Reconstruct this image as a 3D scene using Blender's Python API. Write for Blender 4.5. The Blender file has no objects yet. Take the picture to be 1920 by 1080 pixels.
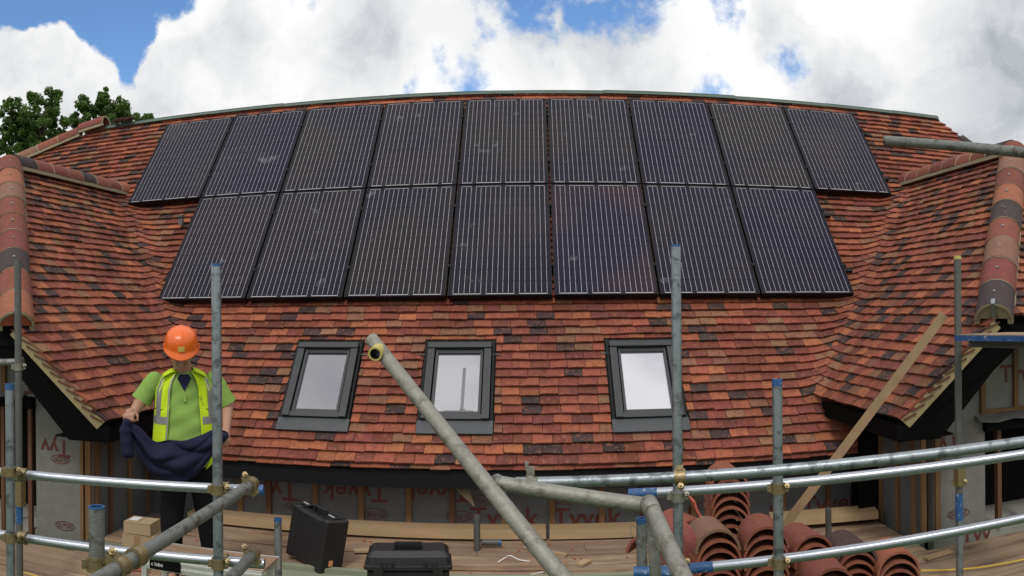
import bpy, math, random
from math import sin, cos, pi, radians as R
from mathutils import Vector as V, Matrix
random.seed(7)
SC = bpy.context.scene
COL = SC.collection

# ------------------------------------------------------------------ camera (a phone panorama: central cylinder)
F, Y0, HC = 1443.38, 576.175, 1.9
YAW, ROLL, PITCH = R(-1.473), R(0.501), R(47.627)
def to_world(v):
    c, s = cos(ROLL), sin(ROLL)
    v = V((c*v[0] + s*v[2], v[1], -s*v[0] + c*v[2]))
    return Matrix.Rotation(-YAW, 3, 'Z') @ v
cd = bpy.data.cameras.new('camera')
cd.type = 'PANO'
cd.panorama_type = 'CENTRAL_CYLINDRICAL'
cd.central_cylindrical_range_u_min = -960/F
cd.central_cylindrical_range_u_max = 960/F
cd.central_cylindrical_range_v_min = (Y0 - 1080)/F
cd.central_cylindrical_range_v_max = Y0/F
cd.central_cylindrical_radius = 1.0
cd.clip_start = 0.05; cd.clip_end = 2000
cam = bpy.data.objects.new('camera', cd); COL.objects.link(cam); SC.camera = cam
r_, f_, u_ = to_world(V((1,0,0))), to_world(V((0,1,0))), to_world(V((0,0,1)))
M = Matrix(((r_.x, u_.x, -f_.x, 0), (r_.y, u_.y, -f_.y, 0), (r_.z, u_.z, -f_.z, HC), (0,0,0,1)))
cam.matrix_world = M
CAMP = V((0,0,HC))
def ray(px, py):
    th = (px-960)/F
    return to_world(V((sin(th), cos(th), (Y0-py)/F)))
def at_r(px, py, rho):
    v = ray(px, py); return CAMP + v*(rho/math.hypot(v.x, v.y))
def at_y(px, py, Y):
    v = ray(px, py); return CAMP + v*(Y/v.y)
def at_z(px, py, Z):
    v = ray(px, py); return CAMP + v*((Z-HC)/v.z)
def at_x(px, py, X):
    v = ray(px, py); return CAMP + v*(X/v.x)

# ------------------------------------------------------------------ render and view
SC.render.engine = 'CYCLES'
SC.view_settings.view_transform = 'Standard'
SC.view_settings.look = 'None'
SC.view_settings.exposure = 0.0
SC.view_settings.gamma = 1.0
SC.cycles.max_bounces = 8
SC.cycles.use_denoising = True

# ------------------------------------------------------------------ node helpers
class NT:
    def __init__(s, tree): s.t = tree; s.n = tree.nodes; s.l = tree.links
    def new(s, typ, **kw):
        n = s.n.new(typ)
        for k, v in kw.items(): setattr(n, k, v)
        return n
    def put(s, sock, v):
        if isinstance(v, bpy.types.NodeSocket): s.l.new(v, sock)
        elif v is not None: sock.default_value = v
    def math(s, op, a, b=None, c=None, clamp=False):
        n = s.new('ShaderNodeMath', operation=op, use_clamp=clamp)
        for i, v in enumerate((a, b, c)):
            if v is not None: s.put(n.inputs[i], v)
        return n.outputs[0]
    def vmath(s, op, a, b=None):
        n = s.new('ShaderNodeVectorMath', operation=op)
        s.put(n.inputs[0], a)
        if b is not None: s.put(n.inputs[1], b)
        return n.outputs['Value'] if op in ('DOT_PRODUCT', 'LENGTH') else n.outputs[0]
    def noise(s, vec, scale, detail=4, rough=.5, dist=0, out='Fac'):
        n = s.new('ShaderNodeTexNoise')
        s.put(n.inputs['Vector'], vec); s.put(n.inputs['Scale'], scale)
        n.inputs['Detail'].default_value = detail; n.inputs['Roughness'].default_value = rough
        n.inputs['Distortion'].default_value = dist
        return n.outputs[out]
    def ramp(s, fac, stops, interp='LINEAR'):
        n = s.new('ShaderNodeValToRGB'); n.color_ramp.interpolation = interp
        e = n.color_ramp.elements
        while len(e) < len(stops): e.new(0.5)
        for i, (p, c) in enumerate(stops):
            e[i].position = p; e[i].color = tuple(c)[:3] + (1,) if hasattr(c, '__len__') else (c, c, c, 1)
        s.put(n.inputs[0], fac); return n.outputs[0]
    def sstep(s, v, a, b):
        n = s.new('ShaderNodeMapRange', interpolation_type='SMOOTHSTEP')
        s.put(n.inputs[0], v); n.inputs[1].default_value = a; n.inputs[2].default_value = b
        return n.outputs[0]
    def mix(s, fac, a, b, mode='MIX'):
        n = s.new('ShaderNodeMix', data_type='RGBA', blend_type=mode)
        s.put(n.inputs[0], fac)
        for i, v in ((6, a), (7, b)):
            if isinstance(v, (tuple, list)): v = tuple(v)[:3] + (1,)
            s.put(n.inputs[i], v)
        return n.outputs[2]

# ------------------------------------------------------------------ world: blue sky between broken cumulus
SUN_DIR = V((-0.12, -0.8, 0.0)).normalized()*cos(R(52)) + V((0,0,sin(R(52))))
w = bpy.data.worlds.new('World'); SC.world = w; w.use_nodes = True
nt = NT(w.node_tree); nt.n.clear()
sky = nt.new('ShaderNodeTexSky', sky_type='NISHITA', sun_disc=False)
sky.sun_elevation = R(52); sky.sun_rotation = math.atan2(SUN_DIR.x, SUN_DIR.y)
sky.ozone_density = 2.0; sky.dust_density = 0.4
skc = nt.mix(1.0, sky.outputs[0], (.76, .97, 1.15, 1), 'MULTIPLY')
bsky = nt.new('ShaderNodeBackground'); nt.l.new(skc, bsky.inputs[0]); bsky.inputs[1].default_value = 0.14
tc = nt.new('ShaderNodeTexCoord').outputs['Generated']
warp = nt.noise(tc, 3.0, 5, .6, 0, 'Color')
wv = nt.vmath('SCALE', nt.vmath('SUBTRACT', warp, (.5, .5, .5)))
wv.node.inputs['Scale'].default_value = 0.16
dirw = nt.vmath('ADD', tc, wv)
wf = nt.noise(tc, 17.0, 6, .65, 0, 'Color')
wv2 = nt.vmath('SCALE', nt.vmath('SUBTRACT', wf, (.5, .5, .5)))
wv2.node.inputs['Scale'].default_value = 0.05
dirw = nt.vmath('ADD', dirw, wv2)
def blob(px, py, rad, wgt, vec=dirw, soft=.0):
    d = ray(px, py).normalized()
    dist = nt.vmath('LENGTH', nt.vmath('SUBTRACT', vec, tuple(d)))
    m = nt.new('ShaderNodeMapRange', interpolation_type='SMOOTHSTEP')
    nt.put(m.inputs[0], dist); m.inputs[1].default_value = rad; m.inputs[2].default_value = rad*soft
    m.inputs[3].default_value = 0; m.inputs[4].default_value = wgt
    return m.outputs[0]
hole = None
for b in ((40,-70,.21,1.6), (150,-40,.17,1.6), (222,15,.12,1.4), (238,70,.07,1.1), (-60,-10,.13,1.4), (270,-60,.13,1.5),
          (1040,45,.07,.74), (1130,30,.10,.82), (1215,15,.09,.72), (1340,-25,.10,.75), (1480,135,.10,.66),
          (850,165,.08,.70), (950,172,.06,.66), (1340,180,.08,.8), (760,178,.05,.6), (95,75,.05,.7), (1000,-120,.2,1), (600,-260,.25,1)):
    x = blob(*b); hole = x if hole is None else nt.math('MAXIMUM', hole, x)
big = nt.noise(tc, 2.6, 7, .62, .3)
fine = nt.noise(tc, 9.0, 8, .62, .2)
cov = nt.math('ADD', nt.math('MULTIPLY', nt.math('SUBTRACT', big, .5), 1.1), nt.math('MULTIPLY', nt.math('SUBTRACT', fine, .5), 1.9))
cov = nt.math('ADD', cov, .80)
fill = None
for b in ((100,70,.075,1.5), (160,110,.07,1.4), (50,120,.10,1.4), (0,60,.04,.5), (330,60,.07,1.2)):
    x = blob(*b); fill = x if fill is None else nt.math('MAXIMUM', fill, x)
cov = nt.math('ADD', nt.math('SUBTRACT', cov, hole), fill)
cov = nt.sstep(cov, -.02, .36)
dark = None
for b in ((1900,170,.20,.62), (1800,240,.12,.45), (1990,60,.24,.45), (1620,200,.10,.3), (700,95,.11,.30), (1180,95,.12,.24), (430,60,.09,.20), (60,150,.12,.18), (330,130,.08,.15), (860,60,.10,.16),
          (1000,90,.09,.2), (1450,60,.08,.1), (90,150,.09,.16)):
    x = blob(*b, soft=.1); dark = x if dark is None else nt.math('MAXIMUM', dark, x)
sh = nt.noise(dirw, 6.5, 7, .6, .35)
sh = nt.sstep(sh, .34, .66)
lum = nt.math('SUBTRACT', 1.06, nt.math('MULTIPLY', dark, nt.math('ADD', .60, nt.math('MULTIPLY', sh, .45))))
sh2 = nt.sstep(nt.noise(dirw, 3.1, 6, .6, .2), .42, .7)
lum = nt.math('SUBTRACT', lum, nt.math('MULTIPLY', sh2, .28))
ccol = nt.mix(nt.sstep(lum, .45, 1.0), (.86, .92, 1.0), (1, 1, 1))
bcl = nt.new('ShaderNodeBackground'); nt.l.new(ccol, bcl.inputs[0]); nt.put(bcl.inputs[1], lum)
mx = nt.new('ShaderNodeMixShader'); nt.put(mx.inputs[0], cov)
nt.l.new(bsky.outputs[0], mx.inputs[1]); nt.l.new(bcl.outputs[0], mx.inputs[2])
wo = nt.new('ShaderNodeOutputWorld'); nt.l.new(mx.outputs[0], wo.inputs[0])
w.cycles.sampling_method = 'MANUAL'; w.cycles.sample_map_resolution = 512

sl = bpy.data.lights.new('sun', 'SUN'); sl.energy = 1.6; sl.angle = R(10); sl.color = (1, .95, .88)
so = bpy.data.objects.new('sun', sl); COL.objects.link(so)
so.rotation_euler = (-SUN_DIR).to_track_quat('-Z', 'Y').to_euler()

# ------------------------------------------------------------------ materials
MATS = {}
def mat(name, col=(.5,.5,.5), rough=.6, metal=0, var=.0, vscale=8, bump=0, bscale=40, spec=.5, attr=None,
        stretch=(1,1,1), col2=None, patch=None, coat=0, world=True):
    if name in MATS: return MATS[name]
    m = bpy.data.materials.new(name); m.use_nodes = True
    t = NT(m.node_tree); b = t.n['Principled BSDF']
    tcn = t.new('ShaderNodeTexCoord'); geo = t.new('ShaderNodeNewGeometry')
    vec = geo.outputs['Position'] if world else tcn.outputs['Object']
    mp = t.new('ShaderNodeMapping'); t.l.new(vec, mp.inputs[0]); mp.inputs['Scale'].default_value = stretch
    vec = mp.outputs[0]
    base = tuple(col) + (1,)
    cur = None
    if attr:
        a = t.new('ShaderNodeAttribute', attribute_name=attr); cur = a.outputs['Color']
    if col2:
        f = t.sstep(t.noise(vec, vscale, 6, .65), .42, .62)
        cur = t.mix(f, cur if cur else base, tuple(col2) + (1,))
    if var:
        f = t.noise(vec, vscale*1.7, 7, .65)
        v = t.math('MULTIPLY_ADD', t.math('SUBTRACT', f, .5), var*4, 1.0)
        cb = t.new('ShaderNodeCombineColor')
        for i in range(3): t.l.new(v, cb.inputs[i])
        cur = t.mix(1.0, cur if cur else base, cb.outputs[0], 'MULTIPLY')
    if patch:
        pc, ps, lo, hi = patch
        f = t.sstep(t.noise(vec, ps, 8, .7), lo, hi)
        cur = t.mix(f, cur if cur else base, tuple(pc) + (1,))
    if cur: t.l.new(cur, b.inputs['Base Color'])
    else: b.inputs['Base Color'].default_value = base
    b.inputs['Roughness'].default_value = rough
    if var:
        t.l.new(t.math('MULTIPLY_ADD', t.noise(vec, vscale*3, 4, .6), .3, rough-.15, clamp=True), b.inputs['Roughness'])
    b.inputs['Metallic'].default_value = metal
    b.inputs['Specular IOR Level'].default_value = spec
    b.inputs['Coat Weight'].default_value = coat
    if bump:
        bn = t.new('ShaderNodeBump'); bn.inputs['Strength'].default_value = bump; bn.inputs['Distance'].default_value = .01
        t.l.new(t.noise(vec, bscale, 5, .6), bn.inputs['Height']); t.l.new(bn.outputs[0], b.inputs['Normal'])
    MATS[name] = m; return m
mat('clay', attr='col', rough=.8, bump=.6, bscale=38, spec=.22)
def clay_detail():                      # fired clay: cloudy tone inside each tile, sandy speckle, dusty scuffs
    m = MATS['clay']; t = NT(m.node_tree); b = t.n['Principled BSDF']
    v = t.new('ShaderNodeNewGeometry').outputs['Position']; a = t.new('ShaderNodeAttribute', attribute_name='col').outputs['Color']
    f1 = t.sstep(t.noise(v, 15, 6, .65, 1.2), .46, .60)
    c = t.mix(t.math('MULTIPLY', f1, .42), a, (.085,.038,.034,1))
    f2 = t.sstep(t.noise(v, 24, 6, .7, .8), .52, .64)
    c = t.mix(t.math('MULTIPLY', f2, .50), c, (.36,.13,.068,1))
    f3 = t.sstep(t.noise(v, 150, 3, .7), .58, .72)
    c = t.mix(t.math('MULTIPLY', f3, .35), c, (.05,.025,.02,1))
    f4 = t.sstep(t.noise(v, 36, 8, .8), .60, .70)
    c = t.mix(t.math('MULTIPLY', f4, .34), c, (.42,.30,.22,1))
    f5 = t.math('MULTIPLY_ADD', t.noise(v, 1.1, 4, .5), .6, .64)
    cb = t.new('ShaderNodeCombineColor')
    for i in range(3): t.l.new(f5, cb.inputs[i])
    c = t.mix(1.0, c, cb.outputs[0], 'MULTIPLY')
    t.l.new(c, b.inputs['Base Color'])
clay_detail()
mat('ridge_clay', attr='col', rough=.78, var=.2, vscale=9, bump=.5, bscale=60, spec=.25, patch=((.28,.19,.14), 24, .60, .76))
mat('mortar', (.30,.26,.175), .9, var=.15, vscale=20, bump=.6, bscale=80, spec=.2)
mat('verge', (.34,.28,.155), .9, var=.1, vscale=20, bump=.4, bscale=60, spec=.2)
mat('verge_tile', (.11,.04,.022), .85, var=.1, vscale=20)
mat('underlay', (.03,.02,.018), .9)
mat('roof_back', (.16,.06,.04), .85, var=.15, vscale=6)
mat('green_roll', (.070,.105,.085), .55, var=.14, vscale=3, bump=.3, bscale=12)
mat('black_board', (.0035,.0035,.004), .85, var=.1, vscale=6, spec=.08)
mat('fascia_black', (.006,.007,.009), .6, var=.12, vscale=5, spec=.2)
mat('membrane_shaded', (.095,.10,.105), .55, var=.16, vscale=5, bump=.9, bscale=9, spec=.35)  # shade under the eaves put into the colour; same wrap as on the gables
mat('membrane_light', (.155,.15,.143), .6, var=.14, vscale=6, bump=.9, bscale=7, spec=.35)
mat('print_red', (.10,.020,.016), .7, var=.15, vscale=12)
mat('stud', (.15,.08,.032), .8, var=.16, vscale=5, stretch=(1,1,.15), bump=.2)
mat('stud_red', (.10,.042,.02), .8, var=.16, vscale=5, stretch=(1,1,.15), bump=.2)
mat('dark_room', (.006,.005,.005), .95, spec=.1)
mat('board', (.22,.142,.094), .85, var=.28, vscale=5, stretch=(.18,1,1), bump=.5, bscale=30, patch=((.35,.25,.16), 6, .46, .66))
mat('board_pale', (.26,.185,.118), .85, var=.24, vscale=4, stretch=(.15,1,1), bump=.4, bscale=30, patch=((.13,.085,.06), 7, .50, .66))
mat('board_green', (.20,.22,.15), .85, var=.12, vscale=4, stretch=(.15,1,1), bump=.3)
mat('timber', (.36,.25,.135), .8, var=.2, vscale=4, stretch=(.15,1,1), bump=.35, bscale=30, patch=((.24,.13,.07), 14, .66, .74))
mat('brace_wood', (.30,.20,.11), .8, var=.16, vscale=7, stretch=(1,1,.35), bump=.5, bscale=30, patch=((.19,.10,.05), 16, .6, .7))
mat('galv', (.27,.30,.325), .42, .8, var=.12, vscale=16, bump=.12, bscale=90, patch=((.13,.145,.155), 18, .50, .62))
mat('galv_new', (.40,.425,.475), .33, .9, var=.07, vscale=20, bump=.06, bscale=60, patch=((.26,.28,.31), 30, .58, .78))
mat('galv_old', (.17,.18,.17), .55, .5, var=.16, vscale=14, bump=.3, bscale=70, patch=((.085,.078,.065), 18, .50, .62))
mat('galv_dark', (.10,.105,.10), .6, .4, var=.2, vscale=14, bump=.3, bscale=70, patch=((.24,.20,.12), 30, .64, .7))
mat('ally', (.24,.235,.21), .55, .45, var=.15, vscale=12, bump=.35, bscale=60, patch=((.14,.125,.10), 16, .50, .66))
mat('inner_steel', (.13,.14,.15), .6, .4)
mat('blue_paint', (.018,.075,.20), .5, var=.25, vscale=30, patch=((.25,.30,.36), 34, .56, .66))
mat('yellow_paint', (.42,.36,.10), .5, var=.15, vscale=40)
mat('brass', (.27,.215,.115), .42, .75, var=.25, vscale=40, bump=.2, bscale=120, patch=((.12,.09,.05), 60, .55, .68))
mat('steel_grip', (.24,.23,.19), .5, .7, var=.25, vscale=40, bump=.3, bscale=120)
mat('panel_frame', (.005,.005,.007), .45, spec=.2)
mat('busbar', (.44,.43,.48), .45, .1)
mat('window_grey', (.026,.029,.033), .42, .1, var=.04, vscale=4)
mat('window_dark', (.007,.008,.009), .6, spec=.2)
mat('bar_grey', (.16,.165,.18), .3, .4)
mat('lead', (.045,.050,.057), .5, .2, var=.1, vscale=8)
mat('plastic_black', (.007,.007,.009), .45, var=.2, vscale=25, bump=.25, bscale=90)
mat('plastic_grey', (.11,.11,.12), .5)
mat('label_orange', (.6,.28,.10), .6)
mat('card', (.33,.245,.15), .85, var=.06, vscale=8)
mat('tape', (.27,.16,.08), .5)
mat('paper', (.62,.62,.64), .8)
mat('white_plastic', (.7,.7,.7), .5)
mat('aluminium', (.62,.62,.60), .4, .6, var=.1, vscale=20)
mat('cable_yellow', (.55,.36,.03), .5)
mat('brick_red', (.33,.08,.05), .8, var=.1, vscale=20)
mat('bark', (.07,.05,.035), .9, var=.2, vscale=12)
mat('grass', (.05,.09,.025), .9, var=.2, vscale=2)
mat('stone', (.25,.24,.22), .9, var=.2, vscale=2)
mat('skin', (.36,.19,.13), .55, var=.07, vscale=20, spec=.35)
mat('polo', (.205,.33,.075), .85, var=.05, vscale=20, bump=.5, bscale=14, spec=.2)
mat('hivis', (.46,.62,.012), .75, var=.03, vscale=20, bump=.5, bscale=16, spec=.3)
mat('reflective', (.22,.225,.23), .45, .3, var=.05, vscale=20)
mat('navy', (.015,.016,.038), .95, var=.10, vscale=30, bump=.3, bscale=60, spec=.15)
mat('black_cloth', (.007,.007,.009), .95, var=.1, vscale=20, bump=.4, bscale=14, spec=.15)
mat('boot', (.012,.010,.009), .6, var=.1, vscale=20)
mat('hair', (.05,.03,.02), .8)
mat('helmet', (.68,.12,.012), .32, var=.05, vscale=9, spec=.5)
mat('sticker', (.55,.38,.10), .5, var=.2, vscale=60)
def leaf_mat(name, c):
    m = mat(name, attr='col', rough=.55, spec=.35)
    t = NT(m.node_tree); b = t.n['Principled BSDF']
    tr = t.new('ShaderNodeBsdfTranslucent'); tr.inputs[0].default_value = c + (1,)
    mx = t.new('ShaderNodeMixShader'); mx.inputs[0].default_value = .25
    t.l.new(b.outputs[0], mx.inputs[1]); t.l.new(tr.outputs[0], mx.inputs[2])
    t.l.new(mx.outputs[0], t.n['Material Output'].inputs[0])
leaf_mat('leaf', (.10,.2,.03))
def cell_mat(name, c, c2, r):
    m = bpy.data.materials.new(name); m.use_nodes = True
    t = NT(m.node_tree); b = t.n['Principled BSDF']
    v = t.new('ShaderNodeNewGeometry').outputs['Position']
    f = t.noise(v, .9, 3, .5)
    col = t.mix(t.sstep(f, .4, .62), tuple(c) + (1,), tuple(c2) + (1,))
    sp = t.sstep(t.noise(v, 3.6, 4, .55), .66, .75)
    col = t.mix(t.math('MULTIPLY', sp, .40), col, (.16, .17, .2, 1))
    t.l.new(col, b.inputs['Base Color'])
    b.inputs['Roughness'].default_value = r; b.inputs['Specular IOR Level'].default_value = .07
    MATS[name] = m
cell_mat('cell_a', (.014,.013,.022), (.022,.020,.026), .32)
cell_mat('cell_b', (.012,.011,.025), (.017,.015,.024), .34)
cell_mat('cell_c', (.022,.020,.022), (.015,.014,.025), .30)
cell_mat('cell_d', (.015,.014,.028), (.034,.022,.028), .36)  # faint pink reflection on a single panel, painted into its cell colour
for _k, _v0 in enumerate((.36, .42, .60)):
    m = bpy.data.materials.new('pane_%d' % _k); m.use_nodes = True
    t = NT(m.node_tree); b = t.n['Principled BSDF']
    b.inputs['Roughness'].default_value = .06; b.inputs['Metallic'].default_value = .85
    _v = t.new('ShaderNodeNewGeometry').outputs['Position']
    t.l.new(t.mix(t.sstep(t.noise(_v, 1.3, 2, .5), .3, .7), (_v0*.85,_v0*.85,_v0*.93,1), (_v0*1.15,_v0*1.15,_v0*1.2,1)), b.inputs['Base Color'])  # part of the sky reflection painted into the glass colour, pane by pane
    MATS['pane_%d' % _k] = m

# ------------------------------------------------------------------ mesh builder
class MB:
    def __init__(s): s.v = []; s.f = []; s.m = []; s.sm = []; s.c = []; s.col = (1,1,1)
    def vert(s, p): s.v.append(tuple(p)); s.c.append(s.col); return len(s.v)-1
    def face(s, idx, m=0, smooth=False): s.f.append(tuple(idx)); s.m.append(m); s.sm.append(smooth)
    def poly(s, pts, m=0, smooth=False): s.face([s.vert(p) for p in pts], m, smooth)
    def box(s, c, size, rot=None, m=0, taper=None):
        c = V(c); h = V(size)/2; pts = []
        for z in (-1, 1):
            for y in (-1, 1):
                for x in (-1, 1):
                    q = V((x*h.x, y*h.y, z*h.z))
                    if taper and z > 0: q.x *= taper[0]; q.y *= taper[1]
                    if rot is not None: q = rot @ q
                    pts.append(s.vert(c+q))
        a = pts
        for q in ((0,2,3,1), (4,5,7,6), (0,1,5,4), (2,6,7,3), (0,4,6,2), (1,3,7,5)): s.face([a[i] for i in q], m)
    def bbox(s, lo, hi, m=0): s.box([(lo[i]+hi[i])/2 for i in range(3)], [abs(hi[i]-lo[i]) for i in range(3)], None, m)
    def beam(s, p0, p1, wdt, hgt, up=(0,0,1), m=0):
        p0, p1 = V(p0), V(p1); d = (p1-p0); L = d.length; d.normalize()
        x = d.cross(V(up)).normalized(); z = x.cross(d)
        s.box((p0+p1)/2, (wdt, L, hgt), Matrix((x, d, z)).transposed(), m)
    def rings(s, rings, close=True, cap0=False, cap1=False, m=0, smooth=True):
        ids = [[s.vert(p) for p in r] for r in rings]
        n = len(ids[0])
        for a, b2 in zip(ids[:-1], ids[1:]):
            for i in range(n if close else n-1):
                j = (i+1) % n
                s.face((a[i], a[j], b2[j], b2[i]), m, smooth)
        if cap0: s.face(list(reversed(ids[0])), m)
        if cap1: s.face(ids[-1], m)
        return ids
    def frame(s, p0, p1):
        d = (V(p1)-V(p0)).normalized(); a = V((0,0,1)) if abs(d.z) < .9 else V((1,0,0))
        x = d.cross(a).normalized(); return d, x, x.cross(d)
    def circ(s, c, x, y, r, n): return [V(c)+x*(r*cos(2*pi*i/n))+y*(r*sin(2*pi*i/n)) for i in range(n)]
    def tube(s, p0, p1, r0, r1=None, n=20, wall=None, m=0, mi=None, caps=True):
        r1 = r0 if r1 is None else r1; d, x, y = s.frame(p0, p1)
        A = s.circ(p0, x, y, r0, n); B = s.circ(p1, x, y, r1, n)
        if not wall:
            s.rings([A, B], cap0=caps, cap1=caps, m=m); return
        mi = m if mi is None else mi
        A2 = s.circ(p0, x, y, r0-wall, n); B2 = s.circ(p1, x, y, r1-wall, n)
        s.rings([A, B], m=m); s.rings([B, B2], m=m, smooth=False); s.rings([A2, A], m=m, smooth=False)
        s.rings([B2, A2], m=mi)
    def path(s, pts, r, n=8, m=0):
        pts = [V(p) for p in pts]; rr = r if hasattr(r, '__len__') else [r]*len(pts); out = []
        for i, p in enumerate(pts):
            d, x, y = s.frame(pts[max(0, i-1)], pts[min(len(pts)-1, i+1)])
            out.append(s.circ(p, x, y, rr[i], n))
        s.rings(out, cap0=True, cap1=True, m=m)
    def ell(s, c, r, rot=None, nu=16, nv=10, m=0):
        c = V(c); rg = []
        for j in range(1, nv):
            a = pi*j/nv; ring = []
            for i in range(nu):
                q = V((r[0]*sin(a)*cos(2*pi*i/nu), r[1]*sin(a)*sin(2*pi*i/nu), r[2]*cos(a)))
                if rot is not None: q = rot @ q
                ring.append(c+q)
            rg.append(ring)
        ids = s.rings(rg, m=m)
        tq, bq = V((0,0,r[2])), V((0,0,-r[2]))
        if rot is not None: tq, bq = rot @ tq, rot @ bq
        T, B = s.vert(c+tq), s.vert(c+bq)
        for i in range(nu):
            j = (i+1) % nu
            s.face((T, ids[0][j], ids[0][i])[::-1], m, True); s.face((B, ids[-1][i], ids[-1][j])[::-1], m, True)
    def cap(s, p0, p1, r0, r1, n=14):
        p0, p1 = V(p0), V(p1); d, x, y = s.frame(p0, p1); rg = []
        for k in range(1, 5):
            a = pi/2*(1-k/4); rg.append(s.circ(p0-d*(r0*sin(a)), x, y, max(r0*cos(a), 1e-4), n))
        for k in range(0, 4):
            a = pi/2*(k/4); rg.append(s.circ(p1+d*(r1*sin(a)), x, y, max(r1*cos(a), 1e-4), n))
        s.rings(rg, cap0=True, cap1=True)
    def mesh(s, name, mats):
        me = bpy.data.meshes.new(name); me.from_pydata(s.v, [], s.f)
        for q in mats: me.materials.append(MATS[q])
        me.polygons.foreach_set('material_index', s.m); me.polygons.foreach_set('use_smooth', s.sm)
        a = me.color_attributes.new('col', 'FLOAT_COLOR', 'POINT')
        a.data.foreach_set('color', [x for c in s.c for x in (c[0], c[1], c[2], 1)])
        me.update(); return me
    def build(s, name, mats, parent=None):
        if isinstance(mats, str): mats = [mats]
        return link(name, s.mesh(name, mats), parent)
def link(name, me, parent=None, mw=None):
    o = bpy.data.objects.new(name, me); COL.objects.link(o)
    if parent is not None:
        o.parent = parent; o.matrix_parent_inverse = WM[parent.name].inverted()
    if mw is not None: o.matrix_basis = mw if parent is None else mw
    WM[o.name] = (mw or Matrix())
    return o
WM = {}
def tag(o, label=None, cat=None, group=None, kind=None):
    if label: o['label'] = label
    if cat: o['category'] = cat
    if group: o['group'] = group
    if kind: o['kind'] = kind
    return o
def thing(name, loc, label, cat, group=None, mw=None):
    o = bpy.data.objects.new(name, None); COL.objects.link(o); o.empty_display_size = .1
    mw = mw or Matrix.Translation(V(loc)); o.matrix_basis = mw; WM[o.name] = mw.copy()
    return tag(o, label, cat, group)
def local_link(name, me, parent):          # mesh given in the parent's own coordinates
    o = bpy.data.objects.new(name, me); COL.objects.link(o); o.parent = parent; WM[o.name] = WM[parent.name].copy(); return o
def remeshed(mb, voxel, smooth=4, fac=.5):
    o = bpy.data.objects.new('tmp', mb.mesh('tmp', [])); COL.objects.link(o)
    r = o.modifiers.new('r', 'REMESH'); r.mode = 'VOXEL'; r.voxel_size = voxel
    s = o.modifiers.new('s', 'SMOOTH'); s.iterations = smooth; s.factor = fac
    dg = bpy.context.evaluated_depsgraph_get(); dg.update()
    me = bpy.data.meshes.new_from_object(o.evaluated_get(dg)); bpy.data.objects.remove(o)
    for p in me.polygons: p.use_smooth = True
    return me
def text_mesh(body, size, mw, name, m, bold=.0):
    cu = bpy.data.curves.new('t', 'FONT'); cu.body = body; cu.size = size; cu.extrude = .0008; cu.offset = bold
    cu.align_x = 'CENTER'; cu.align_y = 'CENTER'; cu.resolution_u = 3
    o = bpy.data.objects.new('t', cu); COL.objects.link(o); dg = bpy.context.evaluated_depsgraph_get(); dg.update()
    me = bpy.data.meshes.new_from_object(o.evaluated_get(dg)); bpy.data.objects.remove(o)
    me.transform(mw); me.materials.clear(); me.materials.append(MATS[m]); me.name = name; return me
ORD = ['topmost', 'second', 'third', 'fourth', 'fifth', 'sixth', 'seventh', 'eighth', 'ninth', 'tenth', 'eleventh', 'twelfth']

# ------------------------------------------------------------------ ground
g = MB(); g.poly([(-400,-400,-3.0), (400,-400,-3.0), (400,400,-3.0), (-400,400,-3.0)])
tag(g.build('ground', 'grass'), kind='structure')

# ------------------------------------------------------------------ the house
PTY, PTZ = 9.578, 4.381
DY, DZ = -cos(PITCH), -sin(PITCH)
NM = V((0, -sin(PITCH), cos(PITCH)))
def mp(x, s, h=0): return V((x, PTY + DY*s, PTZ + DZ*s)) + NM*h
S_RIDGE, S_EAVE = -.30, 5.08
house = thing('house', (0, 8, -3), 'house under construction with red clay tile roof, two hipped wings and three roof windows', 'house')

PAL = [((.27,.080,.046), 30), ((.19,.054,.038), 27), ((.34,.112,.053), 12), ((.225,.108,.064), 12), ((.042,.031,.034), 12), ((.145,.045,.035), 8)]
PSUM = sum(x[1] for x in PAL)
def tile_col(rng):
    k = rng.random()*PSUM
    for c, n in PAL:
        k -= n
        if k <= 0: break
    v = rng.uniform(.82, 1.15); return (c[0]*v, c[1]*v*rng.uniform(.92,1.1), c[2]*v)
def clip(poly, a, b, c):        # keep a*u + b*s <= c
    out = []
    for i in range(len(poly)):
        p, q = poly[i], poly[(i+1) % len(poly)]
        dp, dq = a*p[0]+b*p[1]-c, a*q[0]+b*q[1]-c
        if dp <= 0: out.append(p)
        if (dp < 0 < dq) or (dq < 0 < dp):
            t_ = dp/(dp-dq); out.append((p[0]+(q[0]-p[0])*t_, p[1]+(q[1]-p[1])*t_))
    return out
def clip_convex(poly, region):
    cx = sum(p[0] for p in region)/len(region); cy = sum(p[1] for p in region)/len(region)
    for i in range(len(region)):
        p, q = region[i], region[(i+1) % len(region)]
        a, b = q[1]-p[1], -(q[0]-p[0]); c = a*p[0]+b*p[1]
        if a*cx+b*cy > c: a, b, c = -a, -b, -c
        poly = clip(poly, a, b, c)
        if len(poly) < 3: return []
    return poly
def area(p): return abs(sum(p[i][0]*p[(i+1)%len(p)][1]-p[(i+1)%len(p)][0]*p[i][1] for i in range(len(p))))/2
GAUGE, TW = .0968, .165
FW = .27; FR = FW/math.tan(R(31.7))
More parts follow.
